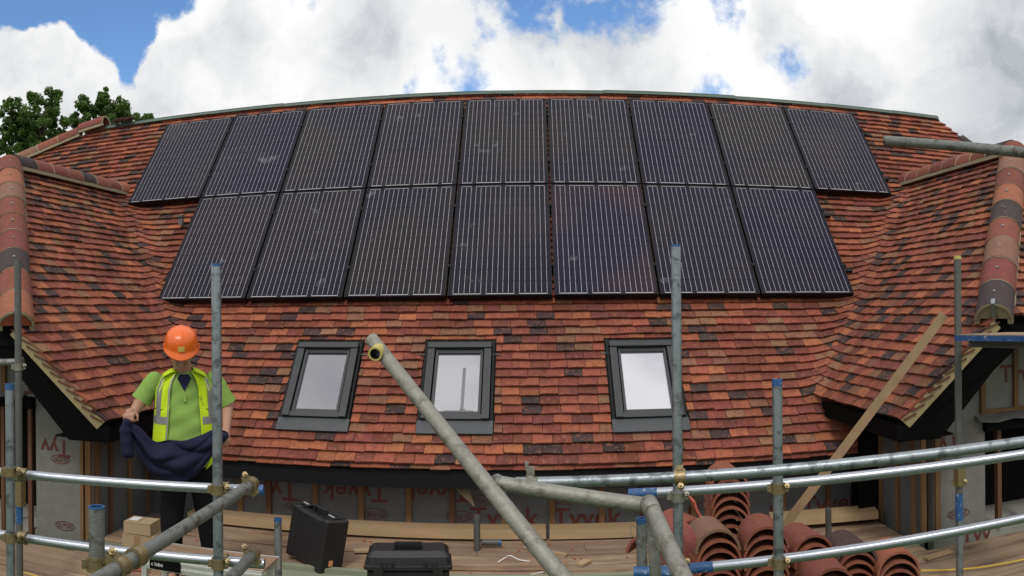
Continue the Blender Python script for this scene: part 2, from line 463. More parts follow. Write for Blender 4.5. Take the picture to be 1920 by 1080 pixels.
def tiles(name, O, U, D, N, regions, smax, smin, umin, umax, seed, holes=(), wave=.004, valleys=(), step=.033, th=.023):
    rng = random.Random(seed); mb = MB()
    nrow = int((smax-smin)/GAUGE)+2
    for r_i in range(nrow):
        s1 = smax - r_i*GAUGE; s0 = s1 - GAUGE - .03
        u = umin - (TW/2 if r_i % 2 else 0) + rng.uniform(-.012, .012)
        while u < umax:
            tw_ = TW+rng.uniform(-.010,.010); u0, u1 = u+.0015+rng.uniform(0,.0015), u+tw_-.0015; u += tw_
            mb.col = tile_col(rng)
            e = rng.uniform(-.006, .006)
            jl, jr, jt = rng.uniform(-wave,wave)*1.5, rng.uniform(-wave,wave)*1.5, rng.uniform(-.0015,.0015)
            tl = rng.uniform(-.004,.004)
            um = (u0+u1)/2
            rect = [(u0,s0), (um,s0), (u1,s0), (u1,s1+e+tl), (u1-.055,s1+e+tl*.3), (um,s1+e), (u0+.055,s1+e-tl*.3), (u0,s1+e-tl)]
            pieces = []
            for reg in regions:
                p = clip_convex(rect, reg)
                if p: pieces.append(p)
            for (ha, hb, hc, hd) in holes:      # u from ha to hb, s from hc to hd
                nxt = []
                for p in pieces:
                    if max(q[0] for q in p) <= ha or min(q[0] for q in p) >= hb or max(q[1] for q in p) <= hc or min(q[1] for q in p) >= hd:
                        nxt.append(p); continue
                    for cut in ([(1,0,ha)], [(-1,0,-hb)], [(0,1,hc),(1,0,hb),(-1,0,-ha)], [(0,-1,-hd),(1,0,hb),(-1,0,-ha)]):
                        q = p
                        for k in cut:
                            q = clip(q, *k)
                            if len(q) < 3: break
                        if len(q) >= 3: nxt.append(q)
                pieces = nxt
            for p in pieces:
                if area(p) < .0008: continue
                def h(q):
                    t_ = (q[1]-s0)/(s1-s0); w_ = (q[0]-u0)/(u1-u0)
                    f_ = 0
                    for (a_, b_) in valleys:
                        vx, vy = b_[0]-a_[0], b_[1]-a_[1]; vl = math.hypot(vx, vy)
                        dd = abs((q[0]-a_[0])*vy-(q[1]-a_[1])*vx)/vl; al = ((q[0]-a_[0])*vx+(q[1]-a_[1])*vy)/vl
                        k_ = max(0, min(1, al/.5, (vl+.25-al)/.35))
                        w2 = FW*(.35+.65*k_); r2 = FR*(.35+.65*k_)
                        if dd < w2 and -.1 < al < vl+.4: f_ = max(f_, (r2-math.sqrt(r2*r2-(w2-dd)**2))*k_)
                    return f_ + .004 + step*t_ + jt + (jl*(1-w_)+jr*w_)*t_ + .0035*(1-(2*w_-1)**2)*t_
                top = [O+U*q[0]+D*q[1]+N*h(q) for q in p]
                bot = [O+U*q[0]+D*q[1]+N*(h(q)-th) for q in p]
                a = [mb.vert(q) for q in top]; b_ = [mb.vert(q) for q in bot]
                mb.face(a)
                for i in range(len(p)):
                    j = (i+1) % len(p); mb.face((a[j], a[i], b_[i], b_[j]))
    return mb.build('roof', 'clay', house)

# main slope
XL, XR = -3.03, 2.53
V1L, V1R = V((-5.14,8.74,3.462)), V((4.64,8.74,3.462))
WIN = [(-2.185,-1.555), (-.965,-.335), (.665,1.305)]
WS0, WS1 = 3.80, 4.775
main_regs = [[(-6.2,S_RIDGE), (5.68,S_RIDGE), (6.05,.25), (6.7,1.245), (-8.9,1.245), (-7.5,.25)],
             [(-5.14,1.245), (4.64,1.245), (XR,4.484), (XL,4.484)],
             [(-3.35,4.484), (3.4,4.484), (3.4,S_EAVE+.01), (-3.35,S_EAVE+.01)]]
main = tiles('main', V((0,PTY,PTZ)), V((1,0,0)), V((0,DY,DZ)), NM, main_regs, S_EAVE, S_RIDGE, -8.9, 6.9, 3,
      holes=[(a-.012, b_+.012, WS0-.03, WS1+.0) for a, b_ in WIN], valleys=[((-5.14,1.245),(XL,4.484)), ((4.64,1.245),(XR,4.484))])
dk = MB()
dk.poly([mp(-6.2,S_RIDGE,-.02), mp(5.6,S_RIDGE,-.02), mp(6.0,.3,-.02), mp(8.5,4.0,-.02), mp(-11,4.0,-.02), mp(-7.4,.3,-.02)])
dk.poly([mp(-3.35,3.9,-.02), mp(3.4,3.9,-.02), mp(3.4,S_EAVE-.02,-.02), mp(-3.35,S_EAVE-.02,-.02)])
# eaves course of short under-tiles
dk.build('underlay', 'underlay', main)
eb = MB(); rng = random.Random(5); x = -3.3
while x < 3.35:
    eb.col = tile_col(rng); e = rng.uniform(-.004,.006)
    eb.box(mp(x+.08, S_EAVE-.02+e, -.004), (.162, .10, .013), Matrix.Rotation(PITCH, 3, 'X'))
    x += .165
eb.build('eaves_course', 'clay', main)
# far slope and hip end, closing the house
rb = MB(); A = mp(-6.2,S_RIDGE); B = mp(5.68,S_RIDGE)
rb.poly([A, B, (9.5,13.8,.6), (-10.5,13.8,.6)]); rb.poly([B, mp(6.0,.3,-.03), mp(6.6,1.3,-.03), (9.5,6.2,.6), (9.5,13.8,.6)]); rb.poly([A, mp(-7.4,.3,-.03), mp(-8.8,1.3,-.03), (-10.5,6.2,.6), (-10.5,13.8,.6)][::-1])
rb.build('roof', 'roof_back', house)

# wings
SXL, SXR = -3.47, 2.95
WSL = (3.462-1.069)/2.11            # wing slope
WA = math.atan(WSL)
HY, HXo = 6.40, 3.462               # hip top
HZ = 1.80
def wing(sgn, V1, seed):
    cx = V1.x
    Dv = V((-sgn*cos(WA), 0, -sin(WA))); Nv = V((-sgn*sin(WA), 0, cos(WA)))
    L = (3.462-1.069)/sin(WA); Lh = (3.462-HZ)/sin(WA)
    O = V((cx, 0, 3.462))
    reg = [(8.74,0), (HY,0), (4.60,Lh), (4.87,L+.01), (6.556,L+.01)]
    r1 = tiles('wing', O, V((0,1,0)), Dv, Nv, [reg], L, 0, 4.4, 9.0, seed, valleys=[((8.74,0),(6.556,L))], step=.025, th=.019)
    r1['label'] = 'inner slope of the %s wing roof' % ('right' if sgn > 0 else 'left')
    db = MB()
    P = lambda y, s, h=-.022: O + V((0,y,0)) + Dv*s + Nv*h
    db.poly([P(8.74,0), P(HY,0), P(4.66,Lh), P(4.92,L-.02), P(6.60,L-.02)])
    db.build('underlay', 'underlay', r1)
    # half hip facing the camera
    hl = math.hypot(HY-4.62, 3.462-HZ); Dh = V((0, -(HY-4.62)/hl, -(3.462-HZ)/hl)); Nh = V((0, Dh.z, -Dh.y))
    hw = (3.462-HZ)/WSL
    r2 = tiles('hip', V((cx,HY,3.462)), V((1,0,0)), Dh, Nh, [[(0,0), (-hw,hl), (hw,hl)]], hl, 0, -hw-.1, hw+.1, seed+1)
    db = MB(); q = V((cx,HY,3.462))-Nh*.02
    db.poly([q, q+V((-hw,0,0))+Dh*(hl-.02), q+V((hw,0,0))+Dh*(hl-.02)]); db.build('underlay', 'underlay', r2)
    # outer slope
    o2 = MB(); D2 = V((sgn*cos(WA), 0, -sin(WA)))
    o2.poly([O+V((0,8.74,0)), O+V((0,HY,0)), O+V((0,4.66,0))+D2*Lh, O+V((0,4.74,0))+D2*L, O+V((0,8.74,0))+D2*L])
    o2.build('roof', 'roof_back', house)
    # verge mortar and tile ends
    ve = MB(); vt = MB()
    e0 = O + V((0,4.868,0)) + Dv*(L+.0); e1 = O + V((0,4.615,0)) + Dv*(Lh+.03)
    dn = -Nv
    for k in range(8):
        a0, a1 = e0.lerp(e1, k/8), e0.lerp(e1, (k+1)/8)
        ve.poly([a0+dn*-.006, a1+dn*-.006, a1+dn*.085, a0+dn*.085]); ve.poly([a0+dn*.085, a1+dn*.085, a1+dn*.085+V((0,.08,0)), a0+dn*.085+V((0,.08,0))])
    nn = 11
    for k in range(nn):
        a = e0.lerp(e1, (k+.1)/nn)+dn*.004+V((0,-.005,0)); b2 = a + (e1-e0).normalized()*.10 + dn*.040
        vt.beam(b2, a, .012, .009, up=Nv)
    vv = ve.build('verge', 'verge', house); vt.build('tile_edge', 'verge_tile', vv)
    # barge board, black
    bb = MB()
    X = lambda d: cx - sgn*d                      # d = distance inwards from the wing's ridge line
    d_e = 2.11; zz = lambda d: 3.462 - WSL*d
    prof = [(d_e+.02, zz(d_e)-.05), (d_e+.02, .915), (d_e-.34, .905), (d_e-.74, 1.40), (d_e-1.02, 1.66), (0, 1.66), (0, 1.74), (d_e-.66, 1.74)]
    fr = [V((X(d), 4.90-.25*max(0,min(1,(z-1.05)/.72)), z)) for d, z in prof]; bk = [p+V((0,.03,0)) for p in fr]
    if sgn < 0: fr, bk = fr[::-1], bk[::-1]
    bb.poly(fr); bb.poly(bk[::-1])
    for i in range(len(fr)):
        j = (i+1) % len(fr); bb.poly([fr[j], fr[i], bk[i], bk[j]])
    bb.build('barge_board', 'black_board', house)
    # eaves box along the inner side, front soffit
    sb = MB(); x0 = X(d_e-.03)
    sb.bbox((x0-.012, 4.935, .90), (x0+.012, 6.56, 1.03))
    sb.bbox((x0+sgn*.013, 4.935, .915), (SXR+.05 if sgn > 0 else SXL-.05, 6.5, .93))
    sb.build('fascia', 'black_board', house)
    sf = MB(); sf.bbox((min(X(1.44), X(-1.4)), 4.701, 1.68), (max(X(1.44), X(-1.4)), 5.36, 1.70)); sf.bbox((min(X(1.45), X(-1.5)), 4.685, 1.63), (max(X(1.45), X(-1.5)), 4.70, 1.765))
    sf.build('soffit', 'black_board', house)
wing(1, V1R, 21); wing(-1, V1L, 41)

# half-round ridge and hip tiles, with mortar joints
RC = [(.23,.078,.046), (.175,.056,.038), (.20,.105,.07), (.050,.036,.038), (.27,.10,.055), (.18,.052,.04), (.22,.07,.045)]
def arch_mesh(mb, p0, p1, r0, r1, up, th=.016, n=14, m=0, span=pi):
    p0, p1 = V(p0), V(p1); d = (p1-p0).normalized(); x = d.cross(V(up)).normalized(); z = x.cross(d)
    def ring(c, r): return [c + x*(r*cos(a)) + z*(r*sin(a)) for a in [pi/2-span/2+span*i/n for i in range(n+1)]]
    o0, o1, i0, i1 = ring(p0,r0), ring(p1,r1), ring(p0,r0-th), ring(p1,r1-th)
    mb.rings([o0, o1], close=False, m=m); mb.rings([i1, i0], close=False, m=m)
    mb.rings([i0, o0], close=False, m=m, smooth=False); mb.rings([o1, i1], close=False, m=m, smooth=False)
    for k in (0, -1): mb.poly([o0[k], o1[k], i1[k], i0[k]], m)
def ridge_run(p0, p1, n, cols, name, r=.140, iron=False, sink=.06, screws=True):
    p0, p1 = V(p0), V(p1); d = (p1-p0)/n; up = V((0,0,1)); dn = d.normalized()
    zup = (dn.cross(up).normalized()).cross(dn)
    off = -zup*sink
    for k in range(n):
        a, b2 = p0+d*k+off, p0+d*(k+1)+off
        c = RC[cols[k % len(cols)]]; v = random.uniform(.9,1.1)
        q = MB(); q.col = tuple(x*v for x in c)
        jit = V((random.uniform(-.004,.004), random.uniform(-.004,.004), random.uniform(-.003,.003)))
        arch_mesh(q, a+jit+dn*.006, b2+jit-dn*.006, r, r+.004, up)
        o = q.build(name, 'ridge_clay', house)
        if screws:
            s_ = MB(); c0 = a.lerp(b2,.5)+zup*(r+.004); s_.tube(c0, c0+zup*.006, .011, n=10); s_.build('screw', 'galv', o)
        mo = MB(); arch_mesh(mo, b2-dn*.007, b2+dn*.007, r+.0005, r+.0045, up, th=.02); mo.build('mortar', 'mortar', o)
    # bedding mortar along both sides
    x = dn.cross(up).normalized()
    for s_ in (-1, 1):
        be = MB(); m_ = 16
        for k in range(m_):
            a, b2 = p0.lerp(p1, k/m_)+off, p0.lerp(p1, (k+1)/m_)+off
            w_ = r+.018+random.uniform(-.004,.004)
            be.beam(a+x*s_*(w_-.036)-zup*.022, b2+x*s_*(w_-.036)-zup*.022, .04, .036, up=zup)
        be.build('mortar', 'mortar', house)
    return off, zup, dn
for sgn, V1, cols in ((1, V1R, [1,2,1,4,3,1,2,5,3]), (-1, V1L, [1,4,2,1,1,5,3,1,4])):
    hw = (3.462-HZ)/WSL
    top = V((V1.x, HY, 3.50)); bot = V((V1.x-sgn*(hw+.03), 4.60, HZ+.03))
    off, zup, dn = ridge_run(top, bot, 9, cols, 'hip_tile')
    # mortar plug and hip iron at the foot
    e = bot+off
    mp_ = MB(); x = dn.cross(V((0,0,1))).normalized()
    ring = [e - dn*.012 + x*(.125*cos(a)) + zup*(.125*sin(a)) for a in [pi*i/12 for i in range(13)]]
    mp_.poly(ring if sgn < 0 else ring); mp_.build('mortar', 'mortar' if sgn > 0 else 'brick_red', house)
    ir = MB(); ir.beam(e+zup*.15-dn*.05, e+zup*.15+dn*.012, .030, .006, up=zup); ir.beam(e+zup*.15+dn*.012, e-zup*.03+dn*.015, .030, .006, up=dn)
    ir.build('hip_iron', 'galv', house)
    ridge_run(V((V1.x, HY+.02, 3.50)), V((V1.x, 8.82, 3.50)), 8, [3,1,5,1,3,0,5,4] if sgn < 0 else [3,1,0,1,5,0,1,5], 'ridge_tile', screws=False)
# hip at the left end of the main roof
ridge_run(mp(-6.45,S_RIDGE+.02,.05), mp(-8.6,.75,.05), 7, [1,0,2,3,1,5,3], 'hip_tile', r=.13, screws=False)
ridge_run(mp(-6.42,S_RIDGE,.06), mp(-5.98,S_RIDGE-.04,.10), 1, [5], 'ridge_tile', r=.12, screws=False, sink=.03)
ridge_run(mp(5.95,.10,.02), mp(6.75,1.25,.02), 4, [3,1,0,1], 'hip_tile', r=.09, screws=False, sink=.05)
# green ridge roll
gr = MB(); x = -5.98; rng = random.Random(2)
while x < 5.68:
    L = min(rng.uniform(1.0,1.7), 5.68-x); e = rng.uniform(-.006,.008)
    c = mp(x+L/2, S_RIDGE+.02, .045+e)
    gr.box(c, (L+.04, .06, .010), Matrix.Rotation(PITCH, 3, 'X') @ Matrix.Rotation(rng.uniform(-.003,.003), 3, 'Y'))
    gr.box(c+V((0,.035,.018)), (L+.03, .05, .022))
    x += L
gr.build('ridge_roll', 'green_roll', house)
# three loose dark tiles left on the ridge
for k in range(3):
    lt = MB(); lt.col = (.06,.035,.035) if k != 1 else (.12,.05,.04)
    lt.box(mp(-5.70+.03*k, S_RIDGE-.02, .085+.02*k), (.27,.165,.014), Matrix.Rotation(R(8), 3, 'X') @ Matrix.Rotation(R(-7+4*k), 3, 'Z'))
    tag(lt.build('roof_tile', 'clay'), ['dark clay tile at the bottom of the little pile on the left end of the ridge', 'middle clay tile of the little pile on the left end of the ridge', 'dark clay tile on top of the little pile on the left end of the ridge'][k], 'roof tile', 'loose tiles piled on the ridge')

# eaves of the main roof
fb = MB(); fb.bbox((-3.3,6.17,.44), (3.35,6.195,.585)); fb.bbox((-3.3,6.196,.44), (3.35,6.449,.452)); fb.build('fascia', 'fascia_black', house)

# walls
WY, GY = 6.45, 5.38
wl = MB(); wl.bbox((SXL,WY,-.1), (SXR,WY+.1,.9)); wall_main = wl.build('wall', 'membrane_shaded', house)
wl = MB(); wl.bbox((SXR,GY+.10,-.1), (SXR+.1,WY+.1,.98)); wall_sr = wl.build('wall', 'membrane_shaded', house)
wl = MB(); wl.bbox((SXL-.1,GY+.10,-.1), (SXL,WY+.1,.98)); wall_sl = wl.build('wall', 'membrane_shaded', house)
lower = MB(); lower.bbox((-9.5,6.8,-3), (9,13.2,.8)); lower.bbox((-7.2,5.42,-3), (-3.3,6.78,-.02)); lower.bbox((3.4,5.42,-3), (6.8,6.78,-.02)); lower.build('wall', 'stone', house)
def gable(sgn):
    X0 = SXR if sgn > 0 else SXL
    # opening: from 1.15 m beyond the corner; solid strip between
    o0, o1 = (X0+.63, X0+2.3) if sgn > 0 else (X0-.58, X0-2.2)
    zt = .93 if sgn > 0 else 1.15
    mb = MB()
    def bx(a, b2, z0, z1): mb.bbox((min(a,b2), GY, z0), (max(a,b2), GY+.099, z1))
    def gt(a, b2):                                 # upper wall, its corner cut to the slope of the roof
        cxw = V1R.x if sgn > 0 else V1L.x
        zr = lambda x: min(1.68, 3.462-WSL*abs(cxw-x)-.10)
        xs = [a + (b2-a)*k/20 for k in range(21)]
        for x0, x1 in zip(xs[:-1], xs[1:]):
            q = [V((x0,GY,zt)), V((x1,GY,zt)), V((x1,GY,max(zt,zr(x1)))), V((x0,GY,max(zt,zr(x0))))]
            mb.poly(q if sgn > 0 else q[::-1])
    if sgn > 0:
        bx(X0+.13, o0, -.1, zt)                    # dark slot by the corner, then the printed strip
        gt(X0, X0+2.9)
    else:
        bx(X0, o0, -.7, zt); gt(X0, X0-2.9)
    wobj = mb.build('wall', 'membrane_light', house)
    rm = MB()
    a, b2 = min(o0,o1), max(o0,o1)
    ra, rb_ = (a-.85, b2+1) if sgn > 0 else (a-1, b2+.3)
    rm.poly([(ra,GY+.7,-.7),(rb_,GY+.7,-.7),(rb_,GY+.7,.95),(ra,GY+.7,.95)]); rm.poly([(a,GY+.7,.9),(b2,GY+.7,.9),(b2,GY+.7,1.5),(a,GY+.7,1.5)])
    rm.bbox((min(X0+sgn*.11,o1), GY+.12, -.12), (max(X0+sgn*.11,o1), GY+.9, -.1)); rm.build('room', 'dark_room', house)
    def st(x0, x1, z0, z1, red=False, proud=.03):
        s_ = MB(); s_.bbox((min(x0,x1), GY-proud, z0), (max(x0,x1), GY-.001, z1)); s_.build('stud', 'stud_red' if red else 'stud', wobj)
    if sgn > 0:
        st(X0+.005, X0+.05, 0, .92); st(X0+.135, X0+.18, 0, .92)
        st(X0+.58, X0+.625, zt+.08, 1.62); st(X0+.92, X0+.965, zt+.08, 1.66); st(X0+1.32, X0+1.36, zt+.08, 1.66)
        st(X0+.58, X0+1.6, zt+.045, zt+.078, proud=.025)
        st(o0+.13, o0+.17, 0, zt-.1, True, proud=-.05); st(o0+.45, o0+.49, 0, zt-.1, True, proud=-.05)
    else:
        st(X0+.0, X0-.05, 0, .92); st(X0-.07, X0-.10, 0, .92)
        st(X0-.50, X0-.55, zt+.0, 1.6); st(X0-.90, X0-.95, zt, 1.66)
        st(o0-.05, o0-.09, -.3, zt-.08, True, proud=-.03); st(o0-.36, o0-.40, -.3, zt-.08, True, proud=-.03)
    # lintel and cill flashing over the opening
    li = MB(); li.bbox((a-.02, GY-.06, zt-.10), (b2, GY+.02, zt-.005)); li.build('lintel', 'black_board', wobj)
    fl = MB()
    n = 10
    for k in range(n):
        xa, xb = a-.10+(b2-a)*k/n, a-.10+(b2-a)*(k+1)/n
        z = lambda q: zt+.012+.012*sin(q*17)+.008*sin(q*41)
        fl.poly([(xa,GY-.10,z(xa)-.02), (xb,GY-.10,z(xb)-.02), (xb,GY-.002,z(xb)+.03), (xa,GY-.002,z(xa)+.03)], 0, True)
    fl.build('flashing', 'membrane_light', wobj)
    return wobj
wg_r, wg_l = gable(1), gable(-1)
# battens on the side walls and the main wall
def batten(parent, lo, hi, red=False): b_ = MB(); b_.bbox(lo, hi); b_.build('batten', 'stud_red' if red else 'stud', parent)
for px in (452, 505, 592, 678, 767, 848, 945, 1035, 1128, 1215, 1300, 1385, 1468, 1552):
    x = at_y(px, 930, WY).x; batten(wall_main, (x-.024, WY-.025, 0), (x+.024, WY-.001, .44), px in (505, 848, 1552))
o_ = MB(); xa, xb = at_y(1596,930,WY).x, at_y(1610,930,WY).x; o_.bbox((xa,WY-.004,0),(xb,WY-.001,.44)); o_.build('slot', 'dark_room', wall_main)  # flat near-black strip on the wall; the opening's darkness is its colour
for y in (5.46, 5.74, 6.06, 6.36): batten(wall_sr, (SXR-.022, y-.024, 0), (SXR-.001, y+.024, .91)); 
for y in (5.44, 5.66, 5.98, 6.32): batten(wall_sl, (SXL+.001, y-.024, 0), (SXL+.022, y+.024, .91), y == 5.66)
# print on the membrane
WM3 = lambda x, z, Y, rot: Matrix.Translation((x, Y, z)) @ Matrix.Rotation(pi/2, 4, 'X') @ Matrix.Rotation(rot, 4, 'Z')
def word(parent, body, px, py, size, flip, Y, bold=.0):
    p = at_y(px, py, Y)
    me = text_mesh(body, size, WM3(p.x, p.z, Y-.003, pi if flip else 0), 'lettering', 'print_red', bold); link('lettering', me, parent)
def oval(parent, px, py, wdt, flip, Y):
    p = at_y(px, py, Y); h = wdt*.40
    q = MB(); n = 40
    o1 = [V((p.x+wdt/2*cos(2*pi*i/n), Y-.003, p.z+h/2*sin(2*pi*i/n))) for i in range(n)]
    o2 = [V((p.x+(wdt/2-.007)*cos(2*pi*i/n), Y-.003, p.z+(h/2-.007)*sin(2*pi*i/n))) for i in range(n)]
    q.rings([o1, o2], smooth=False); e = q.build('emblem', 'print_red', parent)
    mw = WM3(p.x, p.z, Y-.003, pi if flip else 0) @ Matrix.Diagonal((.78, 1.35, 1, 1))
    link('lettering', text_mesh('DU PONT', wdt*.235, mw, 'lettering', 'print_red'), e)
for px, py, fl in ((500,916,1), (665,920,1), (818,920,1), (945,972,0), (1100,972,0), (1250,972,0), (1405,972,0), (1558,945,0), (1250,912,1)):
    word(wall_main, 'Tyvek', px, py, .235, fl, WY, .003)
for px, py, fl in ((560,948,1), (702,963,1), (862,968,1), (905,938,1), (1062,936,1), (1330,946,0)): oval(wall_main, px, py, .235, fl, WY)
word(wg_l, 'Tyv', 104, 838, .205, 1, GY, .003); oval(wg_l, 113, 861, .20, 1, GY); oval(wg_l, 122, 986, .20, 0, GY); word(wg_l, 'VT', 118, 1030, .2, 0, GY, .003)
word(wg_l, 'T', 55, 722, .2, 1, GY, .003); word(wg_l, 'l', 50, 690, .2, 1, GY, .003)
word(wg_r, 'Tyvek', 1920, 700, .21, 0, GY, .003); word(wg_r, 'Ty', 1780, 832, .2, 1, GY, .003); oval(wg_r, 1797, 963, .21, 0, GY); word(wg_r, 'Tyv', 1830, 1003, .2, 0, GY, .003)
# torn flap of membrane under the eaves
fl = MB(); a, b2, c = at_y(845,907,6.42), at_y(878,908,6.38), at_y(890,950,6.30)
for k in range(6):
    t0, t1 = k/6, (k+1)/6
    f_c = lambda t_: V((0, -.05*sin(pi*t_), .01*sin(pi*t_)))
    fl.poly([a.lerp(c,t0)+f_c(t0), b2.lerp(c,t0)+f_c(t0)*.2, b2.lerp(c,t1)+f_c(t1)*.2, a.lerp(c,t1)+f_c(t1)], 0, True)
fl.build('flap', 'card', wall_main)

# roof windows
for k, (a, b2) in enumerate(WIN):
    cxw = (a+b2)/2; W = b2-a
    RX = Matrix.Rotation(PITCH, 3, 'X')
    def bx(mb, u0, u1, s0, s1, h0, h1, m=0): mb.box(mp(cxw+(u0+u1)/2, (s0+s1)/2, (h0+h1)/2), (u1-u0, s1-s0, h1-h0), RX, m)
    hb = W/2
    fr = MB()
    e = WS1-.10                                    # foot of the frame above the apron
    bx(fr, -hb+.03, -hb+.092, WS0+.122, e-.001, .0, .082); bx(fr, hb-.092, hb-.03, WS0+.122, e-.001, .0, .082)
    bx(fr, -hb+.03, hb-.03, WS0+.062, WS0+.120, .0, .094)
    bx(fr, -hb+.094, hb-.094, e-.050, e-.002, .0, .070)
    wobj = fr.build('window', 'window_grey', house)
    wobj['label'] = ['roof window furthest left', 'middle roof window, with a cross bar reflected in its glass', 'roof window on the right, behind a scaffold pole'][k]
    sa = MB()
    i0, i1 = -hb+.104, hb-.104; t0, t1 = WS0+.124, e-.056
    bx(sa, i0, i0+.022, t0, t1, .0, .064); bx(sa, i1-.022, i1, t0, t1, .0, .064); bx(sa, i0+.023, i1-.023, t1-.026, t1, .0, .062); bx(sa, i0+.023, i1-.023, t0, t0+.035, .0, .058)
    sa.build('sash', 'window_grey', wobj)
    pn = MB(); bx(pn, i0+.022, i1-.022, t0+.034, t1-.024, .030, .040); pn.build('pane', 'pane_%d' % k, wobj)
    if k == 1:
        gb = MB(); bx(gb, .038, .066, t0+.19, t1-.05, .0402, .0412); bx(gb, -.10, .15, t1-.05, t1-.035, .0402, .0412); bx(gb, .03, .08, t1-.065, t1-.0505, .0402, .0412); gb.build('bar_reflection', 'bar_grey', wobj)  # reflection of a bar, laid on the glass as thin grey strips
    ap = MB(); bx(ap, -hb-.005, hb+.005, e, WS1+.028, .020, .047); ap.build('apron', 'lead', wobj)
    gp = MB(); bx(gp, -hb-.012, hb+.012, WS0-.028, e, -.012, .006); bx(gp, -hb+.02, hb-.02, WS0+.0, WS0+.06, .006, .03); bx(gp, -hb-.0, -hb+.02, WS0, e, .006, .05); bx(gp, hb-.02, hb, WS0, e, .006, .05); gp.build('flashing', 'window_dark', wobj)
    for s_ in (-1, 1):
        tb = MB(); bx(tb, (hb-.0)*s_-.028 if s_ > 0 else -hb-.05, hb+.05 if s_ > 0 else -hb+.028, WS0+.155, WS0+.168, .036, .040)
        tb.build('bracket', 'lead', wobj)

# ------------------------------------------------------------------ solar panels
PW, PL, P0X = .99, 1.65, .205
def panel_meshes(flip):
    fr = MB()
    for x0, x1, y0_, y1_ in ((-PW/2,-PW/2+.012,0,PL), (PW/2-.012,PW/2,0,PL), (-PW/2+.012,PW/2-.012,0,.012), (-PW/2+.012,PW/2-.012,PL-.012,PL)):
        fr.bbox((x0,y0_,-.055), (x1,y1_,0))
    gl = MB(); gl.bbox((-PW/2+.0125,.0125,-.030), (PW/2-.0125,PL-.0125,-.004))
    z = -.0030; mx_, my_ = .022, .030
    cw = (PW-2*mx_)/6; chh = (PL-2*my_)/10
    def strip(x0, x1, y0_, y1_, m=1): gl.poly([(x0,y0_,z), (x1,y0_,z), (x1,y1_,z), (x0,y1_,z)], m)
    for c in range(6):
        for k in range(3):
            x = -PW/2+mx_+cw*(c+(k+.5)/3)
            for r_i in range(10):
                y = my_+chh*r_i; strip(x-.0015, x+.0015, y+.004, y+chh-.004)
    a3 = [(0,2),(2,4),(4,6)]; a4 = [(0,1),(1,3),(3,5),(5,6)]
    top, bot = (a3, a4) if not flip else (a4, a3)
    for segs, y in ((top, PL-.024), (bot, .018)):
        for s0, s1 in segs:
            x0, x1 = -PW/2+mx_+cw*s0, -PW/2+mx_+cw*s1; strip(x0+cw/6-.004 if s0 == 0 or True else x0, x1-cw/6+.004, y, y+(.007 if y < .1 else .005))
    return fr, gl
pm = {}
for flip in (0, 1):
    fr, gl = panel_meshes(flip)
    fm = fr.mesh('frame', ['panel_frame'])
    for cm in 'abcd': pm[flip, cm] = (fm, gl.mesh('cells', ['cell_'+cm, 'busbar']))
NUM = ['first', 'second', 'third', 'fourth', 'fifth', 'sixth', 'seventh', 'eighth', 'ninth']
for row, (cols, tone) in enumerate(((range(-5,4), 'abcaccbca'), (range(-4,3), 'aacadcb'))):
    for k, c in enumerate(cols):
        s_b = (1.65 if row == 0 else 3.32)
        loc = V((P0X+(c+.5)*1.01, 9.482+DY*s_b, 4.469+DZ*s_b))
        mw = Matrix.Translation(loc) @ Matrix.Rotation(PITCH, 4, 'X')
        cnt = 9 if row == 0 else 7
        pos = 'leftmost' if k == 0 else ('rightmost' if k == cnt-1 else NUM[k]+' from the left')
        t_ = thing('solar_panel', loc, 'black framed solar panel, %s in the %s row on the tiled roof' % (pos, 'upper' if row == 0 else 'lower'), 'solar panel', 'solar panels on the roof', mw)
        fm, gm = pm[row, tone[k]]
        local_link('frame', fm, t_); local_link('cells', gm, t_)
        for yy in (.40, 1.30):
            q = MB(); q.bbox((PW/2+.001,yy-.02,-.035), (PW/2+.019,yy+.02,.004)); q.bbox((PW/2-.010,yy-.02,.0005), (PW/2+.03,yy+.02,.006)); q.tube((PW/2+.01,yy,.006), (PW/2+.01,yy,.011), .007, n=8)
            local_link('clamp', q.mesh('clamp', ['panel_frame']), t_)
            if k == 0:
                q = MB(); q.bbox((-PW/2-.019,yy-.02,-.035), (-PW/2-.001,yy+.02,.004)); local_link('clamp', q.mesh('clamp', ['panel_frame']), t_)
for row, (x0, x1, ss) in enumerate(((-4.95, 4.2, (.35, 1.28)), (-3.97, 3.2, (2.03, 2.92)))):
    for j, s_ in enumerate(ss):
        q = MB(); a = mp(P0X+x0-.1, s_, .0); b2 = mp(P0X+x1-.06, s_, .0)
        q.beam(a+NM*.055, b2+NM*.055, .04, .036, up=NM)
        o = tag(q.build('mounting_rail', 'panel_frame'), 'black mounting rail under the %s row of solar panels, %s of its two rails' % (('upper','lower')[row], ('higher','lower')[j]), 'rail', 'rails under the solar panels')
q = MB(); pj = at_y(352, 422, 8.3); pj = mp(at_y(352,422,8.32).x, 2.03, .10)
q.box(pj, (.05,.05,.09)); q.box(pj+V((0,-.01,.055)), (.075,.07,.02)); tag(q.build('junction_box', ['plastic_grey']), 'small grey cable box at the left edge of the lower panels', 'box')

